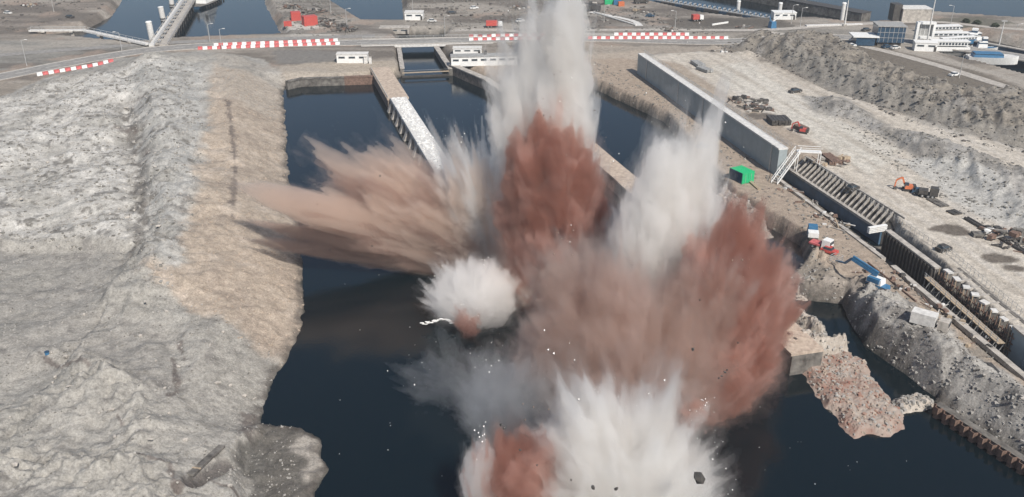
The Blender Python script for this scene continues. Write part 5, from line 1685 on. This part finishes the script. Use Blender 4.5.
_R1 = np.array([[.36, .48, -.80], [-.80, .60, 0], [.48, .64, .60]], np.float32)
def rfbm(P, octaves, seed, gain=.55):
    """fbm whose octaves are turned against each other, so that no lattice shows"""
    a, s, t = 1.0, 0.0, 0.0
    Q = P @ _R1
    for k in range(octaves):
        s = s + a * (vnoise(Q, seed + 17 * k) * 2 - 1)
        t += a
        a *= gain
        Q = (Q @ _R1) * 2.07 + 3.1
    return s / t * 1.5

def jet_field(P, src, tip, r0, r1, r2, seed, spike=0.25, rag=0.25, k=3.0, billow=0.0, bs=7.0, mid=0.6, out=None, org=None, h=1.0, plain=False):
    """spray thrown from src towards tip: radius r0 at the source, r1 at mid, r2 near the end; ragged end and streaks along its length.
    Joins itself to the field out (largest value wins)"""
    src, tip = np.array(src, np.float32), np.array(tip, np.float32)
    d = tip - src
    L = float(np.linalg.norm(d))
    d /= L
    rm = max(r0, r1, r2)
    pad = rm * (1.4 + rag + billow)
    o_ = np.array(org, np.float32)
    far = src + d * L * (1 + spike)
    i0 = np.maximum(0, ((np.minimum(src, far) - pad - o_) / h).astype(int))
    i1 = np.minimum(P.shape[:3], ((np.maximum(src, far) + pad - o_) / h).astype(int) + 2)
    if (i1 <= i0).any():
        return
    sl = tuple(slice(int(a), int(b)) for a, b in zip(i0, i1))
    Ps, fo = P[sl], out[sl]
    q = Ps - src
    s = (q @ d) / L
    rho = np.sqrt(np.maximum((q ** 2).sum(-1) - (s * L) ** 2, 0))
    M = (s > -.12) & (s < 1.0 + spike) & (rho < rm * (1.35 + rag + billow))
    Pm, s, rho, q = Ps[M], s[M], rho[M], q[M]
    if not len(s):
        return
    if plain:
        n1 = 0
        n2 = rfbm(Pm / (1.6 * rm), 2, seed)
    else:
        qb = q + d * (L * 0.22)                       # streaks radiate from a point behind the source
        dist = np.sqrt((qb ** 2).sum(-1)) + 1e-3
        u = qb / dist[..., None]
        n1 = rfbm(u * k * 4.0, 3, seed)
        n2 = rfbm(u * k * 7.0 + (dist / L)[..., None] * np.array([1.5, 2.1, 1.8], np.float32), 5, seed + 5, .68)
    s2 = s * (1 + spike * n1)
    R = np.interp(s2, [-0.06, 0.0, mid, 0.88, 1.0], [0.2 * r0, r0, r1, r2, 0.0]).astype(np.float32)
    R *= (1 + rag * n2)
    g = (R - rho) / max(rm, 2.5)
    if billow:
        g += billow * rfbm(Pm / bs, 5, seed + 9, .6)
    g = np.where((s2 > 1) | (s2 < -0.06), np.minimum(g, -0.05 - 1.2 * np.maximum(s2 - 1, 0)), g)
    fo[M] = np.maximum(fo[M], g)

def vol_mat(name, rgb, density, aniso=0.0, rgb2=None, scale=0.06, dvar=0.0, step=1.0):
    m, nt, out = nodes_of(name)
    N, L = nt.nodes, nt.links
    p = N.new('ShaderNodeVolumePrincipled')
    p.inputs['Density'].default_value = density
    p.inputs['Anisotropy'].default_value = aniso
    p.inputs['Color'].default_value = (*rgb, 1)
    if rgb2:
        tc = N.new('ShaderNodeTexCoord')
        nz = N.new('ShaderNodeTexNoise')
        nz.inputs['Scale'].default_value = scale
        nz.inputs['Detail'].default_value = 2.0
        L.new(tc.outputs['Object'], nz.inputs['Vector'])
        mr = N.new('ShaderNodeMapRange')
        mr.inputs['From Min'].default_value = 0.38
        mr.inputs['From Max'].default_value = 0.62
        L.new(nz.outputs['Fac'], mr.inputs['Value'])
        mx = N.new('ShaderNodeMix'); mx.data_type = 'RGBA'
        mx.inputs['A'].default_value = (*rgb, 1)
        mx.inputs['B'].default_value = (*rgb2, 1)
        L.new(mr.outputs[0], mx.inputs['Factor'])
        L.new(mx.outputs['Result'], p.inputs['Color'])
        m.cycles.volume_step_rate = step
    L.new(p.outputs[0], out.inputs['Volume'])
    return m
# -- spray and dust materials: even density, real thickness
V_WHITE = vol_mat('spray_water', (.98, .975, .965), .42, .3)
V_WHITE_THICK = vol_mat('spray_thick', (.99, .985, .98), .60, .3)
V_GREY = vol_mat('spray_grey', (.90, .885, .865), .42, .3)
V_MIST = vol_mat('spray_mist', (.97, .96, .945), .06, .3)
V_FAINT = vol_mat('spray_faint', (.96, .95, .935), .022, .3)
V_RED = vol_mat('dust_brick', (.62, .385, .315), .62, .3)
V_REDMIST = vol_mat('dust_brick_thin', (.76, .55, .48), .07, .3)
V_REDFAINT = vol_mat('dust_brick_faint', (.76, .60, .54), .025, .3)
V_PINK = vol_mat('dust_pink', (.82, .60, .53), .5, .3)
V_BROWN = vol_mat('dust_brown', (.71, .58, .52), .40, .3)
V_BROWNMIST = vol_mat('dust_brown_thin', (.76, .66, .61), .06, .3)
V_BROWNFAINT = vol_mat('dust_brown_faint', (.78, .70, .66), .022, .3)
V_BEIGE = vol_mat('dust_beige', (.90, .815, .75), .45, .3)
V_MAUVE = vol_mat('dust_mauve', (.80, .67, .61), .24, .3)
V_GREYB = vol_mat('dust_grey', (.84, .77, .72), .2, .3)
V_SOFTB = vol_mat('dust_soft_brown', (.67, .535, .475), .22, .3)
V_DARK = vol_mat('dust_dark', (.40, .31, .28), .60, .3)
FAINT = {'spray_mist': V_FAINT, 'dust_brick_thin': V_REDFAINT, 'dust_brown_thin': V_BROWNFAINT}

M_DROP_W = mat('water_drops', (.78, .78, .76), .5, .05, 1)
M_DROP_B = mat('mud_drops', (.20, .14, .11), .8, .2, 1)
def drops(name, t, pts, m_, size, seed):
    r = np.random.RandomState(seed)
    n = len(pts)
    c = np.array([(1, 1, 1), (1, -1, -1), (-1, 1, -1), (-1, -1, 1)], np.float32) * .5
    s = size[0] + (size[1] - size[0]) * r.rand(n) ** 3
    V = (c[None] * (1 + r.uniform(-.4, .4, (n, 4, 3)))) * s[:, None, None] + np.array(pts)[:, None]
    F = (np.array([(0, 1, 2), (0, 3, 1), (0, 2, 3), (1, 3, 2)])[None] + (np.arange(n) * 4)[:, None, None]).reshape(-1, 3)
    o = link(name, np_mesh(name, V.reshape(-1, 3), F), m_, t)
    o['kind'] = 'stuff'

def blast(name, label, cat, base, jets, lo, hi, h, core, veil=None, veil_amt=.22, second=None, split_scale=6.0, split_at=.12, seed=0, names=('core', 'mist', 'streaks', 'veil'), hair=14, drop=None, ndrop=160, iso=False):
    """one cloud: the union of jets, a dense core inside thinner and thinner shells; a second tone in streaks"""
    base = Vector(base)
    t = thing(name, label, cat, base)
    P, org = grid_pts(lo, hi, h)
    off = np.array(base, np.float32)
    r = random.Random(seed + 500)
    f = np.full(P.shape[:-1], -.6, np.float32)
    for n, j in enumerate(jets):
        jet_field(P, *j[:5], seed=seed + 7 * n + 3, out=f, org=org, h=h, **j[5])
    tips = [Vector(j[1]) for j in jets]
    dp = []
    for k in range(hair):
        j, j2 = r.choice(jets), r.choice(jets)
        u = r.uniform(.45, 1)
        tp = Vector(j[1]) * u + Vector(j2[1]) * (1 - u)
        L_ = (tp - base).length
        tp = base + (tp - base) * r.uniform(.95, 1.16) + Vector((r.gauss(0, 1), r.gauss(0, 1), r.gauss(0, 1))) * L_ * .035
        w = max(.8, j[4] * .28)
        jet_field(P, Vector(j[0]) * .5 + base * .5, tp, w, w * r.uniform(.8, 1.3), w * .45, seed + 200 + k, spike=0, rag=.35, out=f, org=org, h=h, plain=True)
        for q in range(ndrop // max(1, hair)):
            v = (tp - base) * r.uniform(.5, 1.22) + Vector((r.gauss(0, 1), r.gauss(0, 1), r.gauss(0, 1))) * L_ * .05
            if v.z + base.z > WL + .3:
                dp.append(tuple(v))
    above = (P[..., 2] - (WL + .02)) * .8          # nothing below the water
    f = np.minimum(f, above)
    def part(fld, nm, m):
        V, Q = surface_nets(fld, org, h)
        if len(Q):
            o = link(nm, np_mesh(nm, V - off, Q, True), m, t)
            if nm != names[0]: o['kind'] = 'stuff'
            return o
    M = f > -.08
    if second is not None:
        s = np.full(f.shape, -1, np.float32)
        q = P[M] - (off - np.array([0, 0, 6], np.float32))
        dist = np.sqrt((q ** 2).sum(-1))[:, None]
        s[M] = (rfbm(P[M] / split_scale, 5, seed + 60, .6) if iso else rfbm(q / dist * (60.0 / split_scale) + dist / (5.0 * split_scale), 4, seed + 60, .6)) - split_at
        part(np.minimum(f, -s * .5), names[0], core)
        part(np.minimum(f, s * .5), names[2], second)
    else:
        part(f, names[0], core)
    if veil is not None:
        M = f > -.55
        w = np.zeros(f.shape, np.float32)
        w[M] = rfbm(P[M] * np.array([1, 1, .7], np.float32) / 2.6, 4, seed + 80, .65)
        part(np.minimum(f + veil_amt * (.35 + .55 * w), above), names[1], veil)
        if veil.name in FAINT:
            part(np.minimum(f + veil_amt * (.85 + .9 * w), above), names[3], FAINT[veil.name])
    if dp and ndrop:
        drops('droplets', t, dp, drop or M_DROP_W, (.05, .24), seed)
    return t

def J(src, tip, r0, r1, r2, **k):
    return (tuple(src), tuple(tip), r0, r1, r2, k)

def bb(pts, m):
    a = np.array([tuple(p) for p in pts])
    return a.min(0) - m, a.max(0) + m

# tall white column, left of the middle
b = G(548, 292, WL); y = b.y + 1
js = [J(b, D(569, -60, y), 5.8, 5.8, 3.2, spike=.12, rag=.3, k=3.5, billow=.26, bs=3.5, mid=.55), J(b + Vector((1, 1, 0)), D(580, 14, y + 1), 4.6, 5.0, 2.8, spike=.25, rag=.35, k=4, billow=.2, bs=3.5), J(b + Vector((-1, 1, 0)), D(552, 22, y + 1), 4.4, 4.6, 2.4, spike=.25, rag=.35, k=4, billow=.25, bs=3.5),
      J(b + Vector((-2, 2, 0)), D(527, 44, y + 2), 5, 6.0, 3.4, spike=.3, rag=.4, k=4, billow=.25, bs=3.5), J(b + Vector((-3, 3, 0)), D(511, 66, y + 3), 5, 5.8, 3.4, spike=.35, rag=.4, k=4, billow=.25, bs=3),
      J(b + Vector((1, 4, 0)), D(594, 106, y + 4), 5, 5, 2.6, spike=.35, rag=.4, k=4, billow=.2, bs=3)]
lo, hi = bb([b, D(566, -95, y), D(500, 100, y), D(605, 100, y)], 7); lo[1] = y - 14; hi[1] = y + 20
blast('water_column', 'tallest white column of blasted water rising above the red dust left of the middle', 'water column', b, js, lo, hi, .42, V_WHITE, V_MIST, .25, V_GREY, 3.2, .08, 3, hair=20)
# red dust at its foot
b = G(550, 298, WL); y = b.y - 3
js = [J(b, D(555, 118, y), 8.5, 9.5, 6, spike=0.162, rag=0.26, k=3, billow=0.22, bs=3.2), J(b, D(530, 140, y), 7.5, 8.5, 5, spike=0.216, rag=0.26, k=3, billow=0.22, bs=3.2), J(b, D(588, 158, y), 7, 7.5, 4.5, spike=0.162, rag=0.26, k=3, billow=0.22, bs=3.2)]
lo, hi = bb([b, D(550, 110, y), D(495, 200, y), D(610, 200, y)], 7); lo[1] = y - 16; hi[1] = y + 16
blast('dust_cloud', 'dark red column of brick dust standing under the tallest white water column', 'dust cloud', b, js, lo, hi, .42, V_RED, V_REDMIST, .4, V_PINK, 5, .10, 5, hair=14, drop=M_DROP_B)

# the fan thrown to the left
b = G(505, 272, WL); y = b.y + 2
def L_(px, py, dy=0): return D(px, py, y + dy)
js = [J(b, L_(334, 176, 4), 5, 7, 3.5, spike=.3, rag=.35, k=3.2, billow=.16, bs=2.6), J(b, L_(308, 202, 2), 5, 6, 3, spike=.3, rag=.35, k=3.2, billow=.16, bs=2.6), J(b, L_(356, 170, 5), 6, 8, 3.5, spike=.35, rag=.35, k=3.2, billow=.16, bs=2.6),
      J(b, L_(380, 164, 6), 6, 8, 4, spike=.35, rag=.35, k=3.2, billow=.16, bs=2.6), J(b, L_(407, 162, 7), 6, 8, 4.5, spike=.3, rag=.3, k=3.2, billow=.16, bs=2.6), J(b, L_(330, 226, 0), 4, 5, 2.5, spike=.3, rag=.35, k=3.2, billow=.16, bs=2.6),
      J(b, L_(236, 183, 0), 3.4, 4.2, 2.2, spike=.08, rag=.35, k=6, mid=.72), J(b, L_(300, 200, 0), 3, 4.2, 2.5, spike=.1, rag=.45, k=6)]
lo, hi = bb([b, L_(240, 180), L_(400, 140), L_(510, 260)], 7); lo[1] = y - 9; hi[1] = y + 18
blast('dust_fan', 'beige fan of dust and spray flung left across the basin', 'dust cloud', b, js, lo, hi, .40, V_BEIGE, V_BROWNMIST, .25, V_BROWN, 5, .22, 9, drop=M_DROP_B, hair=20)
js = [J(b, L_(238, 219, -3), 2.8, 2.0, 1.1, spike=.1, rag=.4, k=6, mid=.7), J(b, L_(250, 241, -4), 3.0, 2.2, 1.1, spike=.1, rag=.4, k=6, mid=.7), J(b, L_(300, 232, -4), 2.5, 2.2, 1, spike=.2, rag=.4, k=6, mid=.7),
      J(b, L_(400, 222, -4), 3, 3.2, 2, spike=.3, rag=.4, k=6)]
lo, hi = bb([b, L_(240, 215), L_(400, 215), L_(510, 260)], 5); lo[1] = y - 12; hi[1] = y + 5
blast('dust_jet', 'thin dark brown jets of mud shooting left below the beige fan', 'dust jet', b, js, lo, hi, .4, V_DARK, V_BROWNMIST, .2, V_BROWN, 3, .1, 12, drop=M_DROP_B, hair=8)
# grey white spray behind the fan
b = G(497, 272, WL); y = b.y - 1
js = [J(b, D(461, 152, y), 4, 6, 3.4, spike=.35, rag=.4, k=5), J(b, D(484, 153, y), 4, 6, 3, spike=.35, rag=.4, k=5), J(b, D(440, 153, y + 4), 3, 5, 2.6, spike=.35, rag=.4, k=5), J(b, D(490, 200, y), 4, 5, 3, spike=.3, rag=.4, k=5), J(b, D(503, 165, y), 4, 5, 2.4, spike=.35, rag=.4, k=5)]
lo, hi = bb([b, D(425, 145, y), D(515, 150, y)], 7); lo[1] = y - 12; hi[1] = y + 12
blast('water_spray', 'grey white spray between the beige fan and the tall column', 'water spray', b, js, lo, hi, .42, V_WHITE, V_MIST, .25, V_BEIGE, 4, .1, 15, hair=22)

# the bright round splash
b = G(474, 318, WL); y = b.y
js = [J(b, D(484, 266, y), 5.6, 6.8, 5.0, spike=.25, rag=.25, k=3.5, mid=.5, billow=.28, bs=3), J(b, D(446, 272, y), 4.2, 5.2, 3.4, spike=.35, rag=.35, k=4, billow=.3, bs=2.5), J(b, D(430, 290, y), 3.4, 4.2, 2.6, spike=.35, rag=.35, k=4, billow=.3, bs=2.5), J(b, D(505, 278, y), 4.4, 5, 3.0, spike=.3, rag=.35, k=3, billow=.3, bs=3.5),
      J(b, D(500, 302, y), 4, 4.6, 3, spike=.15, rag=.15, k=3, billow=.3, bs=3)]
lo, hi = bb([b, D(474, 262, y), D(425, 290, y), D(515, 290, y)], 6); lo[1] = y - 13; hi[1] = y + 13
blast('water_dome', 'bright white dome of water bursting up left of the red column', 'water dome', b, js, lo, hi, .4, V_WHITE_THICK, V_MIST, .5, None, seed=18, hair=16, ndrop=160)
b = G(468, 336, WL); y = b.y - 3
js = [J(b, D(460, 309, y), .9, 1.2, .7, spike=.3, rag=.4, billow=.9, bs=1.3), J(b, D(477, 318, y), .8, 1.0, .6, spike=.3, rag=.4, billow=.9, bs=1.3)]
lo, hi = bb([b, D(466, 308, y)], 5)
blast('dust_puff', 'small pink brick puff at the foot of the bright white dome', 'dust puff', b, js, lo, hi, .3, V_PINK, V_REDMIST, .5, seed=20, second=V_RED, split_scale=1.2, hair=5, ndrop=20)

# right hand white column
b = G(652, 352, WL); y = b.y + 3
js = [J(b, D(675, 116, y), 8, 9.5, 3.4, spike=.12, rag=.3, k=5, mid=.5), J(b, D(694, 142, y), 6.5, 6.6, 2.4, spike=.25, rag=.35, k=5), J(b, D(714, 130, y), 5.5, 5.8, 2.2, spike=.3, rag=.4, k=5, mid=.55), J(b, D(657, 160, y), 7, 8, 3, spike=.25, rag=.35, k=5),
      J(b, D(640, 205, y), 6, 7, 3, spike=.3, rag=.3, k=5), J(b, D(708, 200, y), 6, 6, 3, spike=.3, rag=.3, k=5)]
lo, hi = bb([b, D(675, 108, y), D(735, 120, y), D(615, 280, y)], 6); lo[1] = y - 13; hi[1] = y + 14
blast('water_column', 'pointed white water column between the tallest column and the green container', 'water column', b, js, lo, hi, .42, V_WHITE, V_MIST, .28, V_GREY, 3.2, .12, 22, hair=24)

# brown mass in the centre
b = G(625, 412, WL); y = b.y
js = [J(b, D(600, 275, y), 10, 11, 7.5, spike=0.288, rag=0.26, k=3, billow=0.26, bs=4), J(b, D(640, 300, y), 10, 11, 6.5, spike=0.288, rag=0.26, k=3, billow=0.26, bs=4), J(b, D(560, 278, y + 1), 7.5, 8.5, 5.5, spike=0.288, rag=0.26, k=3, billow=0.26, bs=4),
      J(b, D(680, 318, y), 9, 10, 6.5, spike=0.288, rag=0.26, k=3, billow=0.26, bs=4), J(b, D(548, 320, y), 6, 7, 5, spike=0.288, rag=0.26, k=3, billow=0.26, bs=4), J(b, D(700, 330, y), 8, 9, 6, spike=0.288, rag=0.26, k=3, billow=0.26, bs=4)]
lo, hi = bb([b, D(600, 250, y), D(545, 330, y), D(710, 330, y)], 7); lo[1] = y - 15; hi[1] = y + 16
blast('dust_cloud', 'broad brown dust cloud between the dark red column and the red lobe', 'dust cloud', b, js, lo, hi, .42, V_SOFTB, V_BROWNMIST, .5, V_MAUVE, 7, .10, 25, drop=M_DROP_B, hair=20, ndrop=240)
# red lobe on the right
b = G(690, 400, WL); y = b.y + 3
js = [J(b, D(758, 236, y + 3), 7.5, 8.3, 5.2, spike=0.27, rag=0.28, k=3.4, billow=0.22, bs=3.5), J(b, D(730, 232, y + 3), 7.5, 8.5, 5.5, spike=0.27, rag=0.28, k=3.4, billow=0.22, bs=3.5), J(b, D(776, 244, y + 2), 6.5, 6.6, 3.5, spike=0.27, rag=0.28, k=3.4, billow=0.22, bs=3.5),
      J(b, D(752, 300, y), 8, 8.5, 6, spike=0.216, rag=0.28, k=3.4, billow=0.22, bs=3.5), J(b, D(782, 318, y + 2), 7, 6.5, 3, spike=0.27, rag=0.28, k=3.4, billow=0.22, bs=3.5), J(b, D(745, 365, y), 6, 7, 5, spike=0.216, rag=0.28, k=3.4, billow=0.22, bs=3.5)]
lo, hi = bb([b, D(760, 203, y), D(790, 240, y), D(640, 400, y)], 6); lo[1] = y - 14; hi[1] = y + 18
blast('dust_cloud', 'red brick dust lobe on the right, spreading towards the ruined pier', 'dust cloud', b, js, lo, hi, .42, V_RED, V_REDMIST, .4, V_PINK, 5, .10, 28, drop=M_DROP_B, hair=22, ndrop=240)
b = G(668, 398, WL); y = b.y - 3
js = [J(b, D(715, 262, y), 6, 6.5, 4, spike=0.288, rag=0.3, k=3, billow=0.3, bs=3.5), J(b, D(690, 278, y), 6, 6.5, 4, spike=0.288, rag=0.3, k=3, billow=0.3, bs=3.5), J(b, D(740, 285, y), 5, 5.5, 3, spike=0.288, rag=0.3, k=3, billow=0.3, bs=3.5)]
lo, hi = bb([b, D(690, 255, y), D(745, 270, y)], 6); lo[1] = y - 9; hi[1] = y + 9
blast('dust_cloud', 'mauve brown cloud where the brown mass runs into the red lobe', 'dust cloud', b, js, lo, hi, .42, V_MAUVE, V_BROWNMIST, .45, V_SOFTB, 5, .05, 52, drop=M_DROP_B, hair=10)
# pale pink foot jets between brown and white
b = G(612, 446, WL); y = b.y - 2
js = [J(b, D(598, 398, y), 2.2, 2.6, 1.6, spike=.3, rag=.3), J(b, D(622, 400, y), 2.4, 2.8, 1.6, spike=.3, rag=.3)]
lo, hi = bb([b, D(590, 390, y), D(632, 392, y)], 4)
blast('dust_puff', 'two small pink puffs where the brown cloud meets the white water below', 'dust puff', b, js, lo, hi, .32, V_PINK, V_REDMIST, .25, V_RED, 2, .2, 31)

for (bx, by, tx, ty, r_, ma, mb_, lab, cat_) in (
        (531, 300, 527, 276, 2.6, V_WHITE_THICK, V_BEIGE, 'small white puff between the bright dome and the brown cloud', 'water puff'),
        (556, 312, 566, 250, 3.0, V_BEIGE, V_PINK, 'upright beige puff at the foot of the dark red column', 'dust puff'),
        (548, 380, 545, 322, 4.6, V_GREYB, V_MAUVE, 'grey lobe on the left edge of the broad brown cloud', 'dust puff'),
        (688, 428, 700, 398, 1.9, V_PINK, V_WHITE, 'pale pink puff below the lower right of the red lobe', 'dust puff'),
        (770, 330, 788, 268, 2.6, V_PINK, V_RED, 'pink puff at the right rim of the red lobe by the pier stump', 'dust puff')):
    b = G(bx, by, WL); y = b.y - 6
    b = D(bx, by, y); b.z = max(b.z, WL)
    js = [J(b, D(tx, ty, y), r_, r_ * 1.15, r_ * .8, spike=.3, rag=.3, k=3, billow=.75, bs=r_ * .75), J(b, D(tx + 9, ty + 7, y), r_ * .5, r_ * .75, r_ * .5, spike=.3, rag=.3, k=3, billow=.75, bs=r_ * .7)]
    lo, hi = bb([b, D(tx, ty, y), D(tx + 6, ty + 8, y)], r_ * 1.9)
    blast('dust_puff' if 'dust' in cat_ else 'water_puff', lab, cat_, b, js, lo, hi, .34, ma, V_BROWNMIST if 'dust' in cat_ else V_MIST, .4, mb_, 3, .05, int(bx), hair=2, ndrop=30, iso=True)

# white water in front, cut by the bottom of the frame
b = G(622, 535, WL); y = b.y + 4
js = [J(b, D(572, 392, y), 7, 8, 5, spike=0.264, rag=0.3, k=3.6, billow=0.24, bs=3.2), J(b, D(610, 425, y), 9, 10, 7, spike=0.264, rag=0.3, k=3.6, billow=0.24, bs=3.2), J(b, D(655, 402, y), 8, 9, 4, spike=0.33, rag=0.3, k=3.6, billow=0.24, bs=3.2),
      J(b, D(690, 450, y), 8, 8, 5, spike=0.264, rag=0.3, k=3.6, billow=0.24, bs=3.2), J(b, D(712, 486, y), 6, 6, 4, spike=0.264, rag=0.3, k=3.6, billow=0.24, bs=3.2), J(b, D(560, 440, y), 7, 8, 5, spike=0.264, rag=0.3, k=3.6, billow=0.24, bs=3.2)]
lo, hi = bb([b, D(560, 385, y), D(722, 480, y), D(530, 480, y)], 5); lo[1] = y - 12; hi[1] = y + 12
blast('water_dome', 'wide white burst of water in front at the bottom of the photo', 'water dome', b, js, lo, hi, .42, V_WHITE, V_MIST, .5, V_GREY, 4, .02, 34, hair=22, ndrop=200)
b = G(520, 540, WL); y = b.y + 3
js = [J(b, D(518, 428, y), 3.8, 4.6, 2.6, spike=0.3, rag=0.3, k=3, billow=0.4, bs=2.6), J(b, D(542, 436, y), 3.6, 4.2, 2.2, spike=0.3, rag=0.3, k=3, billow=0.4, bs=2.6)]
lo, hi = bb([b, D(500, 420, y), D(560, 425, y)], 6)
blast('dust_cloud', 'small red brown dust cloud left of the wide white burst in front', 'dust cloud', b, js, lo, hi, .36, V_PINK, V_REDMIST, .45, V_RED, 4, .0, 37, hair=10, ndrop=40, iso=True, drop=M_DROP_B)
b = G(478, 528, WL); y = b.y
js = [J(b, D(482, 448, y), 2.5, 3, 2, spike=.3, rag=.3, billow=.3, bs=2.5)]
lo, hi = bb([b, D(482, 445, y)], 5)
blast('water_spray', 'small pale spray at the left end of the red brown cloud in front', 'water spray', b, js, lo, hi, .36, V_WHITE, V_MIST, .3, V_PINK, 2, .15, 39, ndrop=30)
b = G(505, 430, WL); y = b.y
js = [J(b, D(515, 366, y), 6, 7, 4, spike=.4, rag=.5, billow=.5, bs=3.5), J(b, D(486, 372, y), 5, 6, 3.5, spike=.4, rag=.5, billow=.5, bs=3.5), J(b, D(545, 372, y), 6, 6, 4, spike=.4, rag=.5, billow=.5, bs=3.5), J(b, D(470, 408, y), 4, 4, 3, spike=.4, rag=.5, billow=.5, bs=3)]
lo, hi = bb([b, D(470, 365, y), D(545, 368, y)], 6)
V_THIN = vol_mat('spray_thin', (.93, .95, .96), .05, .3)
V_THINNER = vol_mat('spray_thinner', (.90, .93, .96), .035, .3)
blast('water_spray', 'thin blue grey spray hanging left of the brown cloud', 'water spray', b, js, lo, hi, .45, V_THIN, V_THINNER, .4, V_THINNER, 4, -.05, 41, hair=16, ndrop=40)
b = G(470, 400, WL); y = b.y
js = [J(b, D(402, 378, y), 3.5, 4.5, 3, spike=.5, rag=.7, billow=.7, bs=2.5), J(b, D(435, 352, y), 4, 5, 3.5, spike=.5, rag=.7, billow=.7, bs=2.5), J(b + Vector((4, 0, 0)), D(500, 345, y), 5, 5, 3, spike=.3, rag=.4, billow=.4, bs=3.5)]
lo, hi = bb([b, D(400, 365, y), D(510, 340, y)], 5)
blast('water_spray', 'faint veil of fine spray drifting over the dark water below the bright dome', 'water spray', b, js, lo, hi, .45, V_THINNER, None, seed=44, hair=16, ndrop=40)
# ------------------------------------------------------------------ fragments in the air and foam on the water
FR = []
for i in range(5):
    me = stone_mesh(40 + i, 1, .7, .6).copy(); me.materials.append(M_DSTEEL); FR.append(me)
def frag(px, py, y, s, label, group, m_=None):
    o = bpy.data.objects.new('fragment', FR[rng.randrange(5)])
    COL.objects.link(o)
    o.location = D(px, py, y); o.scale = (s, s, s * rng.uniform(.8, 1.6)); o.rotation_euler = (rng.uniform(0, 3), rng.uniform(0, 3), rng.uniform(0, 3))
    tag(o, label, 'fragment', group)
yb = G(622, 535, WL).y - 12
for px, py, s in ((593, 487, .9), (616, 489, .8), (520, 450, .5), (537, 465, .4), (571, 480, .4), (617, 488, .6), (501, 425, .8), (504, 428, .6)):
    frag(px, py, yb, s * .8, 'dark fragment flying in front of the white burst at the bottom', 'dark fragments at the bottom')
frag(699, 478, yb, 2.2, 'largest dark fragment, at the right end of the white burst in front', None)
yb = G(690, 400, WL).y - 14
for px, py, s in ((725, 372, .7), (722, 376, .6), (719, 378, .5), (727, 370, .5), (693, 349, .7), (738, 343, .4), (700, 300, .4)):
    frag(px, py, yb, s, 'dark fragment flying in front of the red lobe', 'dark fragments before the red lobe')
yb = G(505, 272, WL).y - 6
for px, py, s in ((372, 246, .4), (300, 166, .4), (340, 262, .4), (380, 176, .5), (262, 206, .4), (330, 250, .4)):
    frag(px, py, yb, s, 'small dark fragment thrown off by the beige fan', 'fragments around the beige fan')
# foam flecks
FO = []
for i in range(4):
    me = stone_mesh(60 + i, 1.2, .8, .25).copy(); me.materials.append(M_WHITE); FO.append(me)
rf = random.Random(12)
spots = [(760, 407), (798, 442), (801, 442), (790, 448), (857, 462), (815, 484), (345, 284), (379, 275), (390, 423), (388, 450), (442, 476), (300, 460), (470, 470), (850, 470), (765, 470), (700, 440), (340, 400), (360, 330), (415, 345), (409, 355), (445, 330), (455, 338), (436, 342), (560, 110), (343, 92), (314, 88)]
for k in range(10):
    spots.append((rf.uniform(290, 470), rf.uniform(300, 490)) if k % 2 else (rf.uniform(720, 990), rf.uniform(410, 495)))
for px, py in spots:
    p = G(px, py, WL)
    o = bpy.data.objects.new('foam_fleck', FO[rf.randrange(4)])
    COL.objects.link(o)
    s = rf.uniform(.08, .22)
    o.location = (p.x, p.y, WL + .02); o.scale = (s, s, s); o.rotation_euler = (0, 0, rf.uniform(0, 6))
    tag(o, 'white foam fleck floating on the dark water around the blasts', 'foam fleck', 'foam flecks on the water')
# thrown water: the white streak by the bright dome and the small jet at its left
def splash(label, pts, r, seed=0):
    y = G(460, 330, WL).y
    rr = random.Random(seed)
    t = thing('splash', label, 'splash', D(*pts[0], y))
    o0 = t.location
    for i in range(len(pts) - 1):
        n = 7
        for k in range(n):
            u = (k + rr.random()) / n
            x, y_ = pts[i][0] * (1 - u) + pts[i + 1][0] * u, pts[i][1] * (1 - u) + pts[i + 1][1] * u
            me = stone_mesh(rr.randrange(999), 1.8, .7, .5)
            o = link('droplet', me, M_WHITE, t); s = r * rr.uniform(.5, 1.2)
            o.location = D(x, y_ + rr.uniform(-1.2, 1.2), y) - o0; o.scale = (s, s, s)
splash('white streak of thrown water left below the bright dome', [(422, 324), (432, 322), (439, 318.5), (447, 320), (453, 323)], .55, 1)
splash('tiny white jet standing on the dark water left of the faint spray', [(381, 368), (382, 374)], .35, 2)
# ------------------------------------------------------------------ thin haze
m, nt, out = nodes_of('haze')
p = nt.nodes.new('ShaderNodeVolumePrincipled')
p.inputs['Density'].default_value = 0.00016
p.inputs['Color'].default_value = (.88, .93, 1.0, 1)
p.inputs['Anisotropy'].default_value = 0.2
nt.links.new(p.outputs[0], out.inputs['Volume'])
hz = MB().box((0, 480, 48), (2400, 1160, 116)).build('haze', m)
hz['kind'] = 'stuff'
